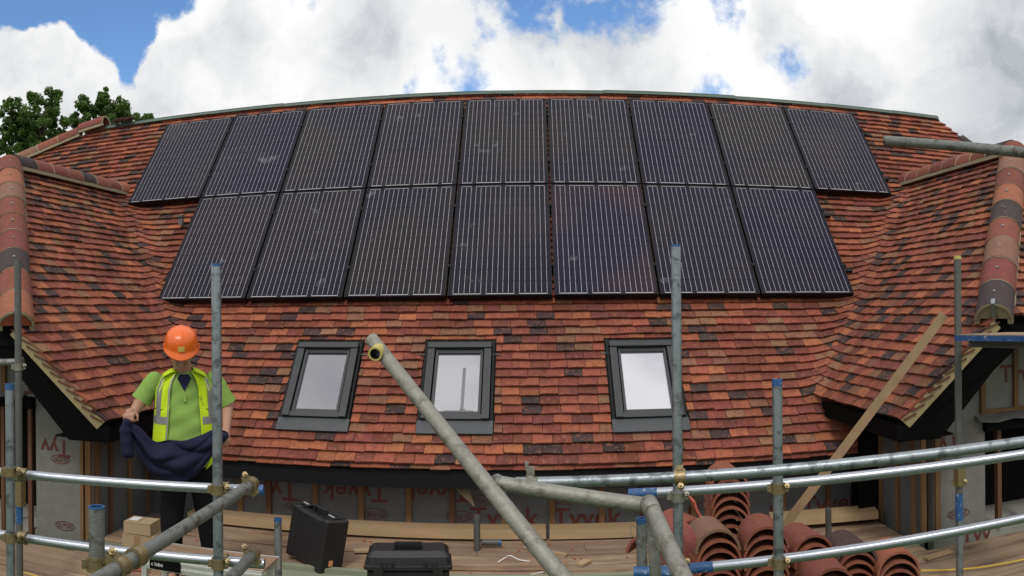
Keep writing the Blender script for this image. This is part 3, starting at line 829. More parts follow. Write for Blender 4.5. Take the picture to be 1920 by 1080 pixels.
# ------------------------------------------------------------------ trees behind the roof
def tree(name, base, blobs, label, seed, n_leaf=120):
    rng = random.Random(seed)
    t_ = thing(name, base, label, 'tree', 'trees behind the roof')
    base = V(base); top = sum((b[0] for b in blobs), V())/len(blobs)
    tr = MB(); mid = V((base.x, base.y, top.z*.45))
    tr.path([base, base.lerp(mid,.5)+V((.1,0,0)), mid, mid.lerp(top,.6)], [.32,.26,.2,.1], 10)
    for c, r in blobs:
        j = mid.lerp(top, rng.uniform(.0,.6)); k = j.lerp(c,.55)+V((rng.uniform(-.3,.3),rng.uniform(-.3,.3),.2))
        tr.path([j, k, c, c+V((rng.uniform(-.2,.2),0,r*.7))], [.09,.06,.03,.012], 6)
    tr.build('trunk', 'bark', t_)
    lf = MB()
    for c, r in blobs:
        nsub = max(4, int(46*r**1.5))
        subs = []
        for _ in range(nsub):
            d = V((rng.gauss(0,1), rng.gauss(0,1), rng.gauss(0,1))).normalized(); subs.append((c+V((d.x,d.y,d.z*.9))*r*rng.random()**.45*1.4, rng.uniform(.07,.17)))
        for sc, sr in subs:
            tone = rng.uniform(.7,1.35)
            for _ in range(n_leaf):
                d = V((rng.gauss(0,1), rng.gauss(0,1), rng.gauss(0,1))).normalized()*sr*rng.random()**.4*1.15
                p = sc+d; s_ = rng.uniform(.035,.075)
                n = V((rng.gauss(0,1), rng.gauss(0,1), rng.gauss(.6,1))).normalized(); x = n.orthogonal().normalized(); y = n.cross(x); a = rng.random()*6.28
                x, y = x*cos(a)+y*sin(a), y*cos(a)-x*sin(a)
                v = tone*rng.uniform(.75,1.25); lf.col = (.080*v, .140*v, .030*v)
                lf.poly([p-x*s_, p-y*s_*.55+n*s_*.15, p+x*s_, p+y*s_*.55+n*s_*.15])
    lf.build('crown', 'leaf', t_)
def bl(px, py, rad, rho): return (at_r(px, py, rho), rad)
tree('oak_tree', (-16.2, 21.5, -3), [bl(20,225,.45,26), bl(45,250,.7,26.5), bl(85,205,.42,26), bl(98,188,.30,26), bl(70,225,.55,25.5), bl(10,270,.8,26), bl(100,240,.45,26.5), bl(62,290,.9,26), bl(-50,250,.9,27), bl(-90,300,1.2,27), bl(115,262,.35,26), bl(20,195,.22,26), bl(110,180,.16,26), bl(62,180,.14,26), bl(122,228,.16,26), bl(30,320,1.2,26.5)],
     'leafy oak at the far left behind the roof, taller of the two', 11)
tree('oak_tree', (-13.2, 23.0, -3), [bl(172,205,.42,27), bl(200,192,.36,27), bl(215,215,.45,27.5), bl(190,230,.7,27), bl(240,215,.30,27), bl(157,215,.32,27), bl(252,232,.22,27), bl(277,221,.10,27), bl(150,225,.28,27), bl(205,275,1.1,27), bl(199,176,.14,27), bl(160,190,.14,27), bl(236,198,.14,27)],
     'smaller leafy tree just left of the ridge end, behind the roof', 12)

# ------------------------------------------------------------------ scaffold deck
rngb = random.Random(8)
BY = 4.02; k = 0
while BY < 6.20:
    wdt = .222
    nm = ['nearest', 'second', 'third', 'fourth', 'fifth', 'sixth', 'seventh', 'eighth', 'ninth', 'tenth', 'eleventh'][k]
    if BY > 5.10: spans = [(-3.42, rngb.uniform(-.5,.1)), (None, 2.90)]
    elif BY > 4.6: spans = [(-3.42, rngb.uniform(-.5,.1)), (None, 6.0)]
    else: spans = [(-6.0, rngb.uniform(-.9,.7)), (None, 6.0)]
    x0 = spans[0][0]
    for h, (a, b2) in enumerate(spans):
        a = x0 if a is None else a; x0 = b2+.006
        q = MB(); dz = rngb.uniform(-.006,.010)
        q.box(((a+b2)/2, BY+wdt/2, -.019+dz), (b2-a, wdt-.012, .038), Matrix.Rotation(rngb.uniform(-.0012,.0012), 3, 'Z'))
        o = q.build('scaffold_board', 'board_green' if (k == 5 and h == 0) else ('board_pale' if h == 1 and k < 7 else 'board'))
        tag(o, 'dusty %s scaffold board, %s from the camera, %s half of the deck' % ('greenish' if k == 5 and h == 0 else ('pale brown' if h == 1 and k < 7 else 'reddish brown'), nm, ('left','right')[h]), 'board', 'boards of the scaffold deck')
    BY += wdt+rngb.uniform(.002,.012); k += 1
# pale timbers lying along the foot of the wall
def timber(a, b2, wdt, hgt, label, mt='timber', name='timber'):
    q = MB(); q.beam(a, b2, wdt, hgt); return tag(q.build(name, mt), label, 'timber')
timber((-3.0,6.315,.055), (.10,6.335,.055), .20, .07, 'pale sawn timber along the wall foot, left of the short upright tube')
timber((.13,6.335,.052), (1.95,6.30,.052), .20, .07, 'pale sawn timber along the wall foot, right of the short upright tube')
timber((1.98,6.24,.075), (2.88,6.05,.095), .22, .07, 'stained timber in the right corner of the deck by the wall')
timber((-2.9,4.72,.045), (-5.6,4.72,.045), .21, .07, 'pale plank lying along the deck edge below the left wing wall', 'board_pale')
q = MB(); q.box((1.2,6.02,.012), (1.6,.18,.02)); tag(q.build('plank', 'board'), 'thin reddish plank on the deck in front of the wall timbers, right of centre', 'plank')
q = MB(); q.box((-.35,5.62,.028), (1.15,.2,.036), Matrix.Rotation(.01,3,'Z')); tag(q.build('plank', 'board'), 'short reddish plank lying behind the black toolbox', 'plank')
q = MB(); q.box((.3,5.34,.020), (5.2,.055,.03), Matrix.Rotation(-.008,3,'Z')); tag(q.build('batten', 'board_green'), 'long greenish batten lying along the deck behind the toolbox', 'batten')

for k_, (px_, py_, w_, l_, a_) in enumerate(((690,1032,.05,.22,.3), (1045,1038,.04,.16,-.5), (1095,1055,.06,.12,.9), (1760,1040,.05,.25,.2))):
    q = MB(); c_ = at_z(px_, py_, .022); q.box(c_, (l_, w_, .018), Matrix.Rotation(a_, 3, 'Z')); 
    tag(q.build('wood_offcut', 'timber'), ('small wood offcut on the deck, %s' % ('left of the toolbox, behind it', 'just right of the sloping aluminium tube', 'nearest the foot of the gantry leg', 'on the right deck beside the yellow cable')[k_]), 'offcut', 'wood offcuts on the deck')
# tile crumbs and offcuts on the deck
rn = random.Random(4)
q = MB()
for _ in range(260):
    x, y = rn.uniform(-3.0,4.6), rn.uniform(4.6,6.2)
    if y > 4.7 and not -2.9 < x < 2.8: continue
    s_ = rn.uniform(.004,.014); q.box((x,y,.012+s_*.3), (s_*1.5,s_,s_*.6), Matrix.Rotation(rn.random()*3,3,'Z'))
tag(q.build('rubble', 'brick_red'), 'red tile crumbs scattered over the deck boards', 'rubble', kind='stuff')
def small(name, mt, p, size, rz, label, cat, ry=0):
    q = MB(); q.box(p, size, Matrix.Rotation(rz,3,'Z') @ Matrix.Rotation(ry,3,'Y'), taper=(.85,.8)); return tag(q.build(name, mt), label, cat)
small('tile_piece', 'brick_red', at_z(244,1063,.03), (.20,.09,.03), .5, 'broken red tile piece on the deck left of the metal plank', 'tile piece')
small('tile_piece', 'brick_red', at_z(118,1050,.03)+V((0,0,.0)), (.04,.03,.02), .3, 'small red tile chip on the pale planks at the far left', 'tile piece')

# ------------------------------------------------------------------ scaffold tubes
TR = .02415
TUB = {}
def pole(key, p0, p1, mt, label, r=TR, blue0=0, blue1=0, name='scaffold_tube', wall=.0040, cat='scaffold tube', inner='inner_steel', group='scaffold tubes', paint='blue_paint'):
    p0, p1 = V(p0), V(p1)
    q = MB(); q.tube(p0, p1, r, n=28, wall=wall, m=0, mi=1)
    o = tag(q.build(name, [mt, inner]), label, cat, group)
    d = (p1-p0).normalized()
    for ln, a, s_ in ((blue0, p0, 1), (blue1, p1, -1)):
        if ln:
            b_ = MB(); b_.tube(a-d*s_*.0012, a+d*s_*ln, r+.0009, n=28, wall=.0060); b_.build('paint_band', paint, o)
    TUB[key] = (o, p0, p1); return o
def near(key, px=None, py=None, P=None):
    o, a, b2 = TUB[key]; d = (b2-a).normalized()
    if P is None:
        v = ray(px, py).normalized(); w0 = a-CAMP
        A_, B_, C_, D_, E_ = d.dot(d), d.dot(v), v.dot(v), d.dot(w0), v.dot(w0)
        s_ = (B_*E_-C_*D_)/(A_*C_-B_*B_); return a+d*s_
    return a+d*((P-a).dot(d))
def coupler(key, key2, px, py, mt='brass', bolt_dir=None):
    o, a, b2 = TUB[key]; P = near(key, px, py); d = (b2-a).normalized()
    q = MB()
    def collar(c, d):
        d2, x, y = q.frame(c, c+d)
        q.tube(c-d*.020, c+d*.020, .0325, n=20, wall=.0078)
        q.tube(c-d*.023, c-d*.015, .0345, n=20, wall=.009); q.tube(c+d*.015, c+d*.023, .0345, n=20, wall=.009)
    collar(P, d)
    view = (CAMP-P).normalized(); side = d.cross(view).normalized()
    if key2:
        o2, a2, c2 = TUB[key2]; d2 = (c2-a2).normalized(); P2 = near(key2, P=P)
        if (P2-P).length < .16:
            collar(P2, d2)
            if (P2-P).length > .03: q.tube(P, P2, .016, n=10)
            e = (P2-P).normalized(); sd = d2.cross(e).normalized()
    # hinge lug and eye bolt
    for s_ in (-1, 1):
        q.box(P+side*.040*s_, (.020,.030,.026), Matrix((side, d, side.cross(d))).transposed())
    q.build('coupler', mt, o)
    q2 = MB(); c = P+side*.043+view*.006
    bd = (view*.8+V((0,0,.35))).normalized() if bolt_dir is None else V(bolt_dir).normalized()
    q2.tube(c-bd*.012, c+bd*.042, .0062, n=10); q2.tube(c+bd*.016, c+bd*.030, .0125, n=6)
    q2.build('bolt', mt, o)

def vert(px, ytop, ybot, rho):
    t_ = at_r(px, ytop, rho); z = at_r(px, ybot, rho).z; return V((t_.x,t_.y,z)), t_
a, b2 = vert(18,720,1200,4.0); pole('A', a, b2, 'galv', 'galvanised upright tube at the far left edge, nearest of the two there', blue1=.03)
a, b2 = vert(33,488,1064,5.25); pole('A2', (a.x,a.y,0.002), b2, 'galv_dark', 'weathered dark upright tube at the far left, tall one behind the wing eaves', name='scaffold_tube')
_b = MB(); c0, c1 = near('A2', 33, 980), near('A2', 33, 945); _b.tube(c0, c1, TR+.001, n=24, wall=.004); _b.build('paint_band', 'blue_paint', TUB['A2'][0])
pole('L1', at_r(-60,878,4.30), at_r(494,919,3.72), 'galv_new', 'shiny upper guard rail on the left with blue painted end', blue1=.05)
pole('L2', at_r(-60,991,4.30), at_r(496,1057,3.66), 'galv_new', 'shiny lower guard rail on the left with an open end')
pole('L0', at_r(-60,681,5.4), at_r(30,679,5.3), 'galv_old', 'short grey ledger end at the left edge by the wing eaves')
a, b2 = vert(405,495,1220,3.62); pole('B', a, b2, 'galv', 'tall galvanised upright in front of the worker', blue1=.012)
pole('D1', at_r(476,905,3.42), at_r(120,1125,2.1), 'galv_old', 'weathered sloping tube across the lower left, upper of the two', r=TR)
pole('D2', at_r(478,1036,3.40), at_r(330,1190,2.3), 'galv_old', 'weathered sloping tube at the bottom left, lower of the two')
a, b2 = vert(181,950,1060,2.52); pole('S', a, b2, 'galv_old', 'short upright tube stub with blue painted mouth at lower left', r=.0265, blue1=.004, inner='blue_paint')
a, b2 = vert(1267,459,1230,3.66); pole('C', a, b2, 'galv', 'tall galvanised upright crossing the right roof window', blue1=.01)
a, b2 = vert(1457,711,1230,3.58); pole('D', a, b2, 'galv', 'shorter galvanised upright right of centre with blue top', blue1=.03)
pole('R1', at_r(968,905,3.30), at_r(1990,817,3.62), 'galv', 'thick topmost guard rail on the right')
pole('R2', at_r(1180,926,3.75), at_r(1990,840,3.95), 'galv_new', 'middle guard rail on the right with blue painted left end', blue0=.14)
pole('R3', at_r(1190,1073,3.70), at_r(1990,955,3.98), 'galv_new', 'lowest guard rail on the right with long blue painted left end', blue0=.38)
pole('T', at_r(1660,264,3.75), at_r(2000,295,3.35), 'galv_old', 'grey tube sticking in high at the right above the roof')
a, b2 = vert(1795,480,1062,5.12); pole('Q', (a.x,a.y,.002), b2, 'galv_dark', 'dark upright tube on the right with a yellow capped top', blue1=.022, paint='yellow_paint')
_b = MB(); c0, c1 = near('Q', 1800, 1062), near('Q', 1800, 925); _b.tube(V((c0.x,c0.y,.004)), c1, TR+.001, n=24, wall=.004); _b.build('sleeve', 'galv', TUB['Q'][0])
_b = MB(); c0, c1 = near('Q', 1800, 975), near('Q', 1800, 925); _b.tube(c0, c1, TR+.002, n=24, wall=.004); _b.build('paint_band', 'blue_paint', TUB['Q'][0])
a, b2 = vert(521,972,1150,4.9); pole('K', (a.x,a.y,.003), b2, 'galv', 'short upright tube with blue rim left of the standing case', blue1=.018)
a, b2 = vert(894,966,1024,6.0); pole('W1', (a.x,a.y,.003), b2, 'galv_dark', 'short dark upright tube stub at the wall foot near the centre', r=.026)
a, b2 = vert(1553,953,992,5.95); pole('W2', (a.x,a.y,.003), b2, 'galv_dark', 'short grey upright tube stub in the right corner by the wall')
pole('W3', at_z(903,1017,.05), at_z(940,1017,.05), 'galv_dark', 'short tube lying at the wall foot with a blue end', blue1=.02)
for key, k2, px, py, mt in (('A','L1',18,884,'brass'), ('A','L2',20,1008,'brass'), ('A2','L0',35,688,'steel_grip'), ('B','L1',405,917,'brass'), ('B','L2',406,1056,'brass'),
                            ('D1','L1',468,908,'brass'), ('D2','L2',474,1045,'brass'), ('C','R2',1271,930,'steel_grip'), ('C',None,1276,1055,'brass'), ('D','R2',1459,915,'brass'), ('D','R3',1461,1055,'brass'),
                            ('R1','C',1275,888,'brass'), ('S','D1',182,1056,'brass'), ('D1',None,222,1062,'brass'), ('A2',None,33,892,'brass'), ('Q',None,1803,905,'brass')):
    coupler(key, k2, px, py, mt)
_b = MB(); p_ = near('Q',1802,893); _b.box(p_+V((0,-.01,0)), (.06,.06,.11)); _b.build('coupler', 'brass', TUB['Q'][0])
_b = MB(); p_ = near('A2',33,925); _b.box(p_+V((.01,0,0)), (.052,.052,.17)); _b.build('coupler', 'brass', TUB['A2'][0])

# aluminium gantry frame of welded tubes leaning across the centre
E0, E1 = at_r(697,636,2.95), at_r(1075,1108,2.15)
gf = thing('lattice_beam', E1, 'dirty grey aluminium frame of welded tubes leaning across the centre', 'scaffold beam')
q = MB(); q.tube(E0, E1, .0262, n=28, wall=.004, mi=1)
long_tube = q.build('chord', ['ally','inner_steel'], gf)
J0, J1 = at_r(932,905,2.46), at_r(1212,947,2.44)
q = MB(); q.tube(J0, J1, .0240, n=24, wall=.004, mi=1); q.build('strut', ['ally','inner_steel'], gf)
G0, G1 = at_r(1216,942,2.42), at_r(1300,1125,1.98)
q = MB(); q.tube(G0, G1, .0262, n=28, wall=.004, mi=1); q.tube(at_r(1216,942,2.42), G0.lerp(G1,.12), .028, n=24); q.build('chord', ['ally','inner_steel'], gf)
q = MB(); a, b2 = at_r(1222,960,2.44), at_r(1232,1130,2.40); q.tube(a, b2, .019, n=20); q.build('leg', 'ally', gf)
q = MB(); q.ell(J0, (.027,.027,.03)); q.ell(J0+V((.02,0,-.02)), (.022,.024,.03)); q.ell(J1, (.029,.029,.031)); me = remeshed(q, .008, 3); me.materials.append(MATS['galv_old']); link('weld', me, gf)
q = MB(); c = at_r(706,661,2.86); dd = (CAMP-c).normalized(); dd = (dd+V((-.25,0,-.25))).normalized(); q.tube(c-dd*.045, c+dd*.022, .0268, n=24, wall=.007, m=0, mi=1)
sl_ = q.build('socket', ['yellow_paint','boot'], gf)
# swivel coupler where the strut meets the rail
q = MB(); c = at_r(995,912,2.50)
d_ = (J1-J0).normalized(); q.tube(c-d_*.018, c+d_*.018, .034, n=20, wall=.009); q.tube(c-d_*.02, c-d_*.012, .037, n=20, wall=.011)
zz_ = V((0,0,1)); q.box(c+zz_*.045, (.026,.04,.034)); q.box(c+zz_*.055+V((-.012,0,.012)), (.012,.03,.022)); q.build('coupler', 'steel_grip', gf)
q = MB(); vw = (CAMP-c).normalized(); q.tube(c+zz_*.020+vw*.03, c+zz_*.020+vw*.046, .016, n=6); q.tube(c+zz_*.020+vw*.046, c+zz_*.020+vw*.056, .008, n=10); q.build('bolt', 'steel_grip', gf)
# stub with blue edge behind the gantry leg, tie wires
a, b2 = vert(1203,972,1080,3.4); pole('X1', a, b2, 'galv_old', 'short upright tube with blue rim behind the gantry leg', blue1=.02)
pole('X2', at_r(1188,1073,3.35), at_r(1260,1073,3.35), 'blue_paint', 'short blue painted tube at the bottom behind the gantry leg')
q = MB()
for pts in (((1182,985),(1196,990),(1213,978),(1222,985)), ((1182,985),(1183,1002),(1195,1020),(1202,1017)), ((1212,982),(1225,1010),(1240,1050),(1255,1075)), ((1200,1000),(1235,1008),(1245,1055),(1240,1080)), ((1205,1030),(1222,1020),(1240,1040),(1262,1078))):
    ps = [at_r(x, y, 2.40-.03*random.random()) for x, y in pts]; fine_ = []
    for i in range(len(ps)-1):
        for k in range(4): fine_.append(ps[i].lerp(ps[i+1], k/4)+V((0,0,.003*sin(k*1.6))))
    q.path(fine_+[ps[-1]], .0011, 5)
q.build('tie_wire', 'inner_steel', gf)

# platform on the right
pf = thing('platform', at_r(1860,632,4.9), 'small high scaffold platform at the right edge with blue and white board ends', 'platform')
a, b2 = at_r(1790,632,4.95), at_r(1990,634,4.30)
d_ = (b2-a).normalized(); n_ = V((0,0,1)).cross(d_)
for w_ in (.125, .36):
    q = MB(); q.beam(a+n_*w_, b2+n_*w_, .225, .034); q.build('board', 'board_pale', pf)
q = MB()
for k in range(6):
    c0, c1 = a.lerp(b2, k/6+.004)+V((0,.0,-.006)), a.lerp(b2, (k+1)/6-.004)+V((0,.0,-.006)); q.beam(c0, c1, .012, .034)
q.build('edge_trim', 'blue_paint', pf)
q = MB(); q.beam(a+n_*.12+V((.02,0,-.045)), b2+n_*.12+V((0,0,-.045)), .05, .05); q.build('bearer', 'galv_dark', pf)

# long timber prop leaning on the right wing
Pt = at_r(1770,590,5.30); Pb = at_r(1468,990,5.55)
q = MB(); q.beam(Pb, Pt, .064, .045, up=(CAMP-Pt).normalized()); 
tag(q.build('timber_prop', 'brace_wood'), 'long rough timber leaning diagonally against the right wing roof', 'timber')

# ------------------------------------------------------------------ stacks of half round ridge tiles
def arch_data(col, L=.32):
    q = MB(); q.col = col; arch_mesh(q, (0,-L/2,0), (0,L/2,0), .135, .128, (0,0,1), th=.015, n=18, span=pi*.98); return q.mesh('ridge_tile', ['ridge_clay'])
TC = [arch_data(c) for c in ((.23,.078,.048), (.18,.058,.040), (.18,.098,.068), (.205,.068,.045), (.062,.038,.038), (.26,.092,.054))]
def stack(px, top_y, rho, n, cols, rz, what, lean=0, dz=.052, tilt=0):
    top = at_r(px, top_y, rho); R0 = top.z-.135
    for k in range(n):
        z = R0 - dz*k
        if z < -.10: break
        mw = Matrix.Translation((top.x+lean*k+random.uniform(-.004,.004), top.y+random.uniform(-.005,.005), z)) @ Matrix.Rotation(rz+random.uniform(-.03,.03), 4, 'Z') @ Matrix.Rotation(tilt, 4, 'X')
        o = bpy.data.objects.new('ridge_tile', TC[cols[k % len(cols)]]); COL.objects.link(o); o.matrix_basis = mw
        tag(o, 'half round clay ridge tile, %s %s' % (ORD[k] if k else 'topmost', what), 'ridge tile', 'stacked half round ridge tiles')
LA = lambda px: -((px-960)/F - YAW)      # rotation that turns a tile's axis to the line of sight
stack(1361, 872, 5.35, 12, [0,1,3,0,5,1,0,3], LA(1361)+.25, 'of the tall stack at the back', dz=.063)
stack(1334, 978, 4.55, 6, [2,0,3,0,1,3], LA(1334)+.32, 'of the brown topped stack left of the short upright', dz=.060)
stack(1428, 973, 4.60, 6, [1,3,0,1,0,3], LA(1428)+.25, 'of the stack directly behind the short upright', dz=.060)
stack(1278, 962, 4.95, 8, [3,1,0,3], LA(1278)+.5, 'of the leftmost stack beside the tall upright', dz=.060)
stack(1508, 990, 4.75, 6, [1,0,3,1,0], LA(1508)+.45, 'of the stack just right of the short upright', dz=.055)
stack(1590, 1004, 4.72, 6, [4,1,0,3,0], LA(1590)+.40, 'of the stack with the purple top tile', dz=.055)
stack(1672, 1019, 4.72, 5, [5,0,3,1,0], LA(1672)+.35, 'of the rightmost stack', dz=.055)
# front row lower stacks
stack(1548, 1048, 4.40, 4, [1,3,0,1], LA(1548)+.3, 'of the low front stack under the lowest rail', dz=.055)
q = MB(); q.col = (.25,.07,.06); c = at_r(1222,1045,3.9)
arch_mesh(q, c+V((-.02,-.05,0)), c+V((.16,.25,0)), .135, .13, (.2,0,1), th=.015, n=16)
tag(q.build('ridge_tile', 'ridge_clay'), 'single half round tile standing behind the gantry leg', 'ridge tile')
q = MB(); q.col = (.36,.095,.065); pts = [at_r(x, y, 5.0) for x, y in ((1297,935),(1302,950),(1312,968),(1327,976),(1342,976))]
for a, b2 in zip(pts[:-1], pts[1:]): q.beam(a, b2+(b2-a)*.1, .2, .014, up=(.8,0,.6))
tag(q.build('ridge_tile', 'ridge_clay'), 'broken curved tile leaning upright on the leftmost stacks', 'ridge tile')

# ------------------------------------------------------------------ tool cases
def rbox(mb, c, size, bev, rot=None, m=0):
    b_ = bev; hx, hy, hz = [s_/2 for s_ in size]
    def ring(z, i): 
        return [V(p) for p in ((-hx+b_+i,-hy+i,z),(hx-b_-i,-hy+i,z),(hx-i,-hy+b_+i,z),(hx-i,hy-b_-i,z),(hx-b_-i,hy-i,z),(-hx+b_+i,hy-i,z),(-hx+i,hy-b_-i,z),(-hx+i,-hy+b_+i,z))]
    rg = [ring(-hz,b_), ring(-hz+b_,0), ring(hz-b_,0), ring(hz,b_)]
    rg = [[V(c)+(rot @ p if rot is not None else p) for p in r_] for r_ in rg]
    mb.rings(rg, cap0=True, cap1=True, m=m, smooth=False)
tb_p = at_r(766, 1052, 4.78); tb_p.z = 0.004
tbm = Matrix.Translation(tb_p) @ Matrix.Rotation(LA(766)+.03, 4, 'Z')
tb = thing('toolbox', tb_p, 'black plastic toolbox with ribbed lid and grip at the bottom centre', 'toolbox', None, tbm)
q = MB(); rbox(q, (0,0,.155), (.50,.235,.31), .015); local_link('body', q.mesh('body', ['plastic_black']), tb)
q = MB(); rg = []
for z, hx, hy in ((.312,.268,.135), (.332,.268,.135), (.338,.255,.125), (.385,.250,.118), (.415,.222,.085)):
    rg.append([V((sx*hx*(1 if abs(sy) < .9 or True else 1), sy*hy, z)) for sx, sy in ((-.93,-1),(.93,-1),(1,-.85),(1,.85),(.93,1),(-.93,1),(-1,.85),(-1,-.85))])
q.rings(rg, cap0=True, cap1=True, smooth=False)
for x in (-.16,-.13,-.10,-.085,.10,.115,.145,.17): q.bbox((x-.004,-.142,.315), (x+.004,-.12,.355))
local_link('lid', q.mesh('lid', ['plastic_black']), tb)
q = MB(); q.bbox((-.085,-.06,.4155), (.085,.005,.417)); local_link('recess', q.mesh('recess', ['black_board']), tb)
q = MB(); q.bbox((-.085,.0,.417), (.085,.03,.440)); q.bbox((-.09,-.03,.417), (-.08,.0,.434)); q.bbox((.08,-.03,.417), (.09,.0,.434)); local_link('handle', q.mesh('handle', ['plastic_black']), tb)
for x in (-.18, .18):
    q = MB(); q.bbox((x-.03,-.150,.27), (x+.03,-.136,.332)); local_link('latch', q.mesh('latch', ['plastic_black']), tb)

# standing black case: long side seen from the left, end turned to the camera
cp = at_z(592, 1066, .0); cp.z = .012; cang = LA(585)-R(52)
cm_ = Matrix.Translation(cp+V((-.05,.10,.0))) @ Matrix.Rotation(cang, 4, 'Z') @ Matrix.Rotation(R(-8), 4, 'X') @ Matrix.Rotation(R(5), 4, 'Y')
tc_ = thing('tool_case', cp, 'black plastic case standing on its edge on the deck, grip upwards', 'tool case', None, cm_)
L_, T_, H_ = .44, .19, .37
q = MB(); rbox(q, (0,-T_/4-.002,H_/2), (L_,T_/2,H_), .018); rbox(q, (0,T_/4+.002,H_/2), (L_,T_/2,H_), .018)
for x in (-L_/2+.03, L_/2-.03): rbox(q, (x,0,H_/2), (.075,T_+.024,H_+.02), .014)
for x in (-.09, .09): rbox(q, (x,0,H_/2), (.02,T_+.010,H_-.04), .004)
local_link('shell', q.mesh('shell', ['plastic_black']), tc_)
q = MB(); rbox(q, (0,0,H_+.035), (.16,.034,.022), .006); rbox(q, (-.072,0,H_+.012), (.018,.03,.05), .004); rbox(q, (.072,0,H_+.012), (.018,.03,.05), .004); local_link('handle', q.mesh('handle', ['plastic_black']), tc_)
for x in (-.165, .165):
    q = MB(); rbox(q, (x,0,H_+.012), (.075,.09,.026), .006); local_link('latch', q.mesh('latch', ['plastic_black']), tc_)
    q = MB(); q.bbox((x-.034,-.028,H_+.0255), (x+.034,-.018,H_+.027)); local_link('trim', q.mesh('trim', ['paper']), tc_)
q = MB(); q.bbox((L_/2+.009,-.035,.05), (L_/2+.0125,-.0,.09)); local_link('sticker', q.mesh('sticker', ['label_orange']), tc_)

# cardboard boxes
def carton(px, py, rho, size, rz, z, label, tape=True, lab=False):
    p = at_r(px, py, rho); mw = Matrix.Translation((p.x,p.y,z)) @ Matrix.Rotation(rz, 4, 'Z')
    t_ = thing('cardboard_box', p, label, 'box', 'cardboard boxes stacked beside the worker', mw)
    q = MB(); q.bbox((-size[0]/2,-size[1]/2,0), (size[0]/2,size[1]/2,size[2]-.004)); local_link('body', q.mesh('body', ['card']), t_)
    q = MB(); q.box((-size[0]/4-.001,0,size[2]-.001), (size[0]/2-.003,size[1]+.004,.003), Matrix.Rotation(.012,3,'Y')); q.box((size[0]/4+.001,0,size[2]-.001), (size[0]/2-.003,size[1]+.004,.003), Matrix.Rotation(-.012,3,'Y'))
    local_link('flap', q.mesh('flap', ['card']), t_)
    if tape:
        q = MB(); q.bbox((-.03,-size[1]/2-.0015,size[2]*.0+.002), (.02,-size[1]/2-.0005,size[2]-.005)); local_link('tape', q.mesh('tape', ['tape']), t_)
    if lab:
        q = MB(); q.bbox((-size[0]/2+.02,-.04,size[2]+.003), (-.02,.05,size[2]+.0045)); local_link('label', q.mesh('label', ['paper']), t_)
bz = LA(268)-.35
carton(262, 1015, 5.75, (.22,.18,.09), bz+.02, .004, 'cardboard box at the bottom of the little stack beside the worker')
carton(268, 985, 5.75, (.25,.20,.145), bz, .100, 'taped cardboard box in the middle of the stack beside the worker')
carton(266, 960, 5.75, (.22,.17,.085), bz-.06, .2505, 'small cardboard box with white label on top of the stack', tape=False, lab=True)

# aluminium edged work plank
wa, wb = at_z(262,1041,.40), at_z(492,1075,.40)
hp = thing('work_plank', (wa+wb)/2, 'low aluminium edged work plank with plywood top in front of the worker', 'plank')
nrm = V((0,0,1)).cross((wb-wa).normalized())
q = MB(); q.beam(wa+nrm*.14+V((0,0,.004)), wb+nrm*.14+V((0,0,.004)), .25, .012); q.build('deck', 'board', hp)
for k, off in enumerate((0, .28)):
    q = MB(); q.beam(wa+nrm*off-V((0,0,.03)), wb+nrm*off-V((0,0,.03)), .022, .075); q.beam(wa+nrm*(off-.013)-V((0,0,.01)), wb+nrm*(off-.013)-V((0,0,.01)), .006, .012); q.beam(wa+nrm*(off-.013)-V((0,0,.045)), wb+nrm*(off-.013)-V((0,0,.045)), .006, .012); q.build('side_rail', 'aluminium', hp)
for e in (wa.lerp(wb,.04), wa.lerp(wb,.93)):
    for off in (.01, .27):
        q = MB(); q.beam(V((e.x,e.y,.003))+nrm*off, e+nrm*off-V((0,0,.06)), .035, .035, up=(0,1,0)); q.build('leg', 'aluminium', hp)
q = MB(); a, b2 = wa.lerp(wb,.10)-nrm*.018-V((0,0,.03)), wa.lerp(wb,.36)-nrm*.018-V((0,0,.03)); q.beam(a, b2, .004, .062); lab = q.build('label', 'black_board', hp)
dlab = (b2-a).normalized(); rl = Matrix((dlab, V((0,0,1)), dlab.cross(V((0,0,1))))).transposed().to_4x4()
link('lettering', text_mesh('c lobo', .032, Matrix.Translation(a.lerp(b2,.25)-nrm*.0035) @ rl, 'lettering', 'paper'), lab)

# cables, cable ties
def cable(pts, r, mt, label, cat='cable', name='cable'):
    ps = [V(p) for p in pts]; out = []
    for i in range(len(ps)-1):
        p0 = ps[max(0,i-1)]; p1 = ps[i]; p2 = ps[i+1]; p3 = ps[min(len(ps)-1,i+2)]
        for k in range(8):
            t_ = k/8; out.append(.5*((2*p1)+(-p0+p2)*t_+(2*p0-5*p1+4*p2-p3)*t_*t_+(-p0+3*p1-3*p2+p3)*t_**3))
    q = MB(); q.path(out+[ps[-1]], r, 8); return tag(q.build(name, mt), label, cat)
cable([at_z(1715,1070,.02), at_z(1790,1068,.02), at_z(1850,1062,.02), at_z(1925,1048,.02)], .006, 'cable_yellow', 'yellow cable on the deck at lower right')
cable([at_z(28,1072,.05), at_z(55,1076,.04), at_z(80,1084,.03)], .005, 'cable_yellow', 'yellow cable end on the deck at lower left')
cable([at_z(923,1061,.03), at_z(945,1047,.06), at_z(957,1042,.09), at_z(975,1050,.06), at_z(998,1053,.04)], .004, 'white_plastic', 'white plastic strip curled on the deck behind the gantry tube', 'plastic strip', 'plastic_strip')
cable([at_z(982,1025,.03), at_z(995,1030,.04), at_z(1002,1038,.02)], .003, 'white_plastic', 'short white plastic strip on the red plank near the wall', 'plastic strip', 'plastic_strip')
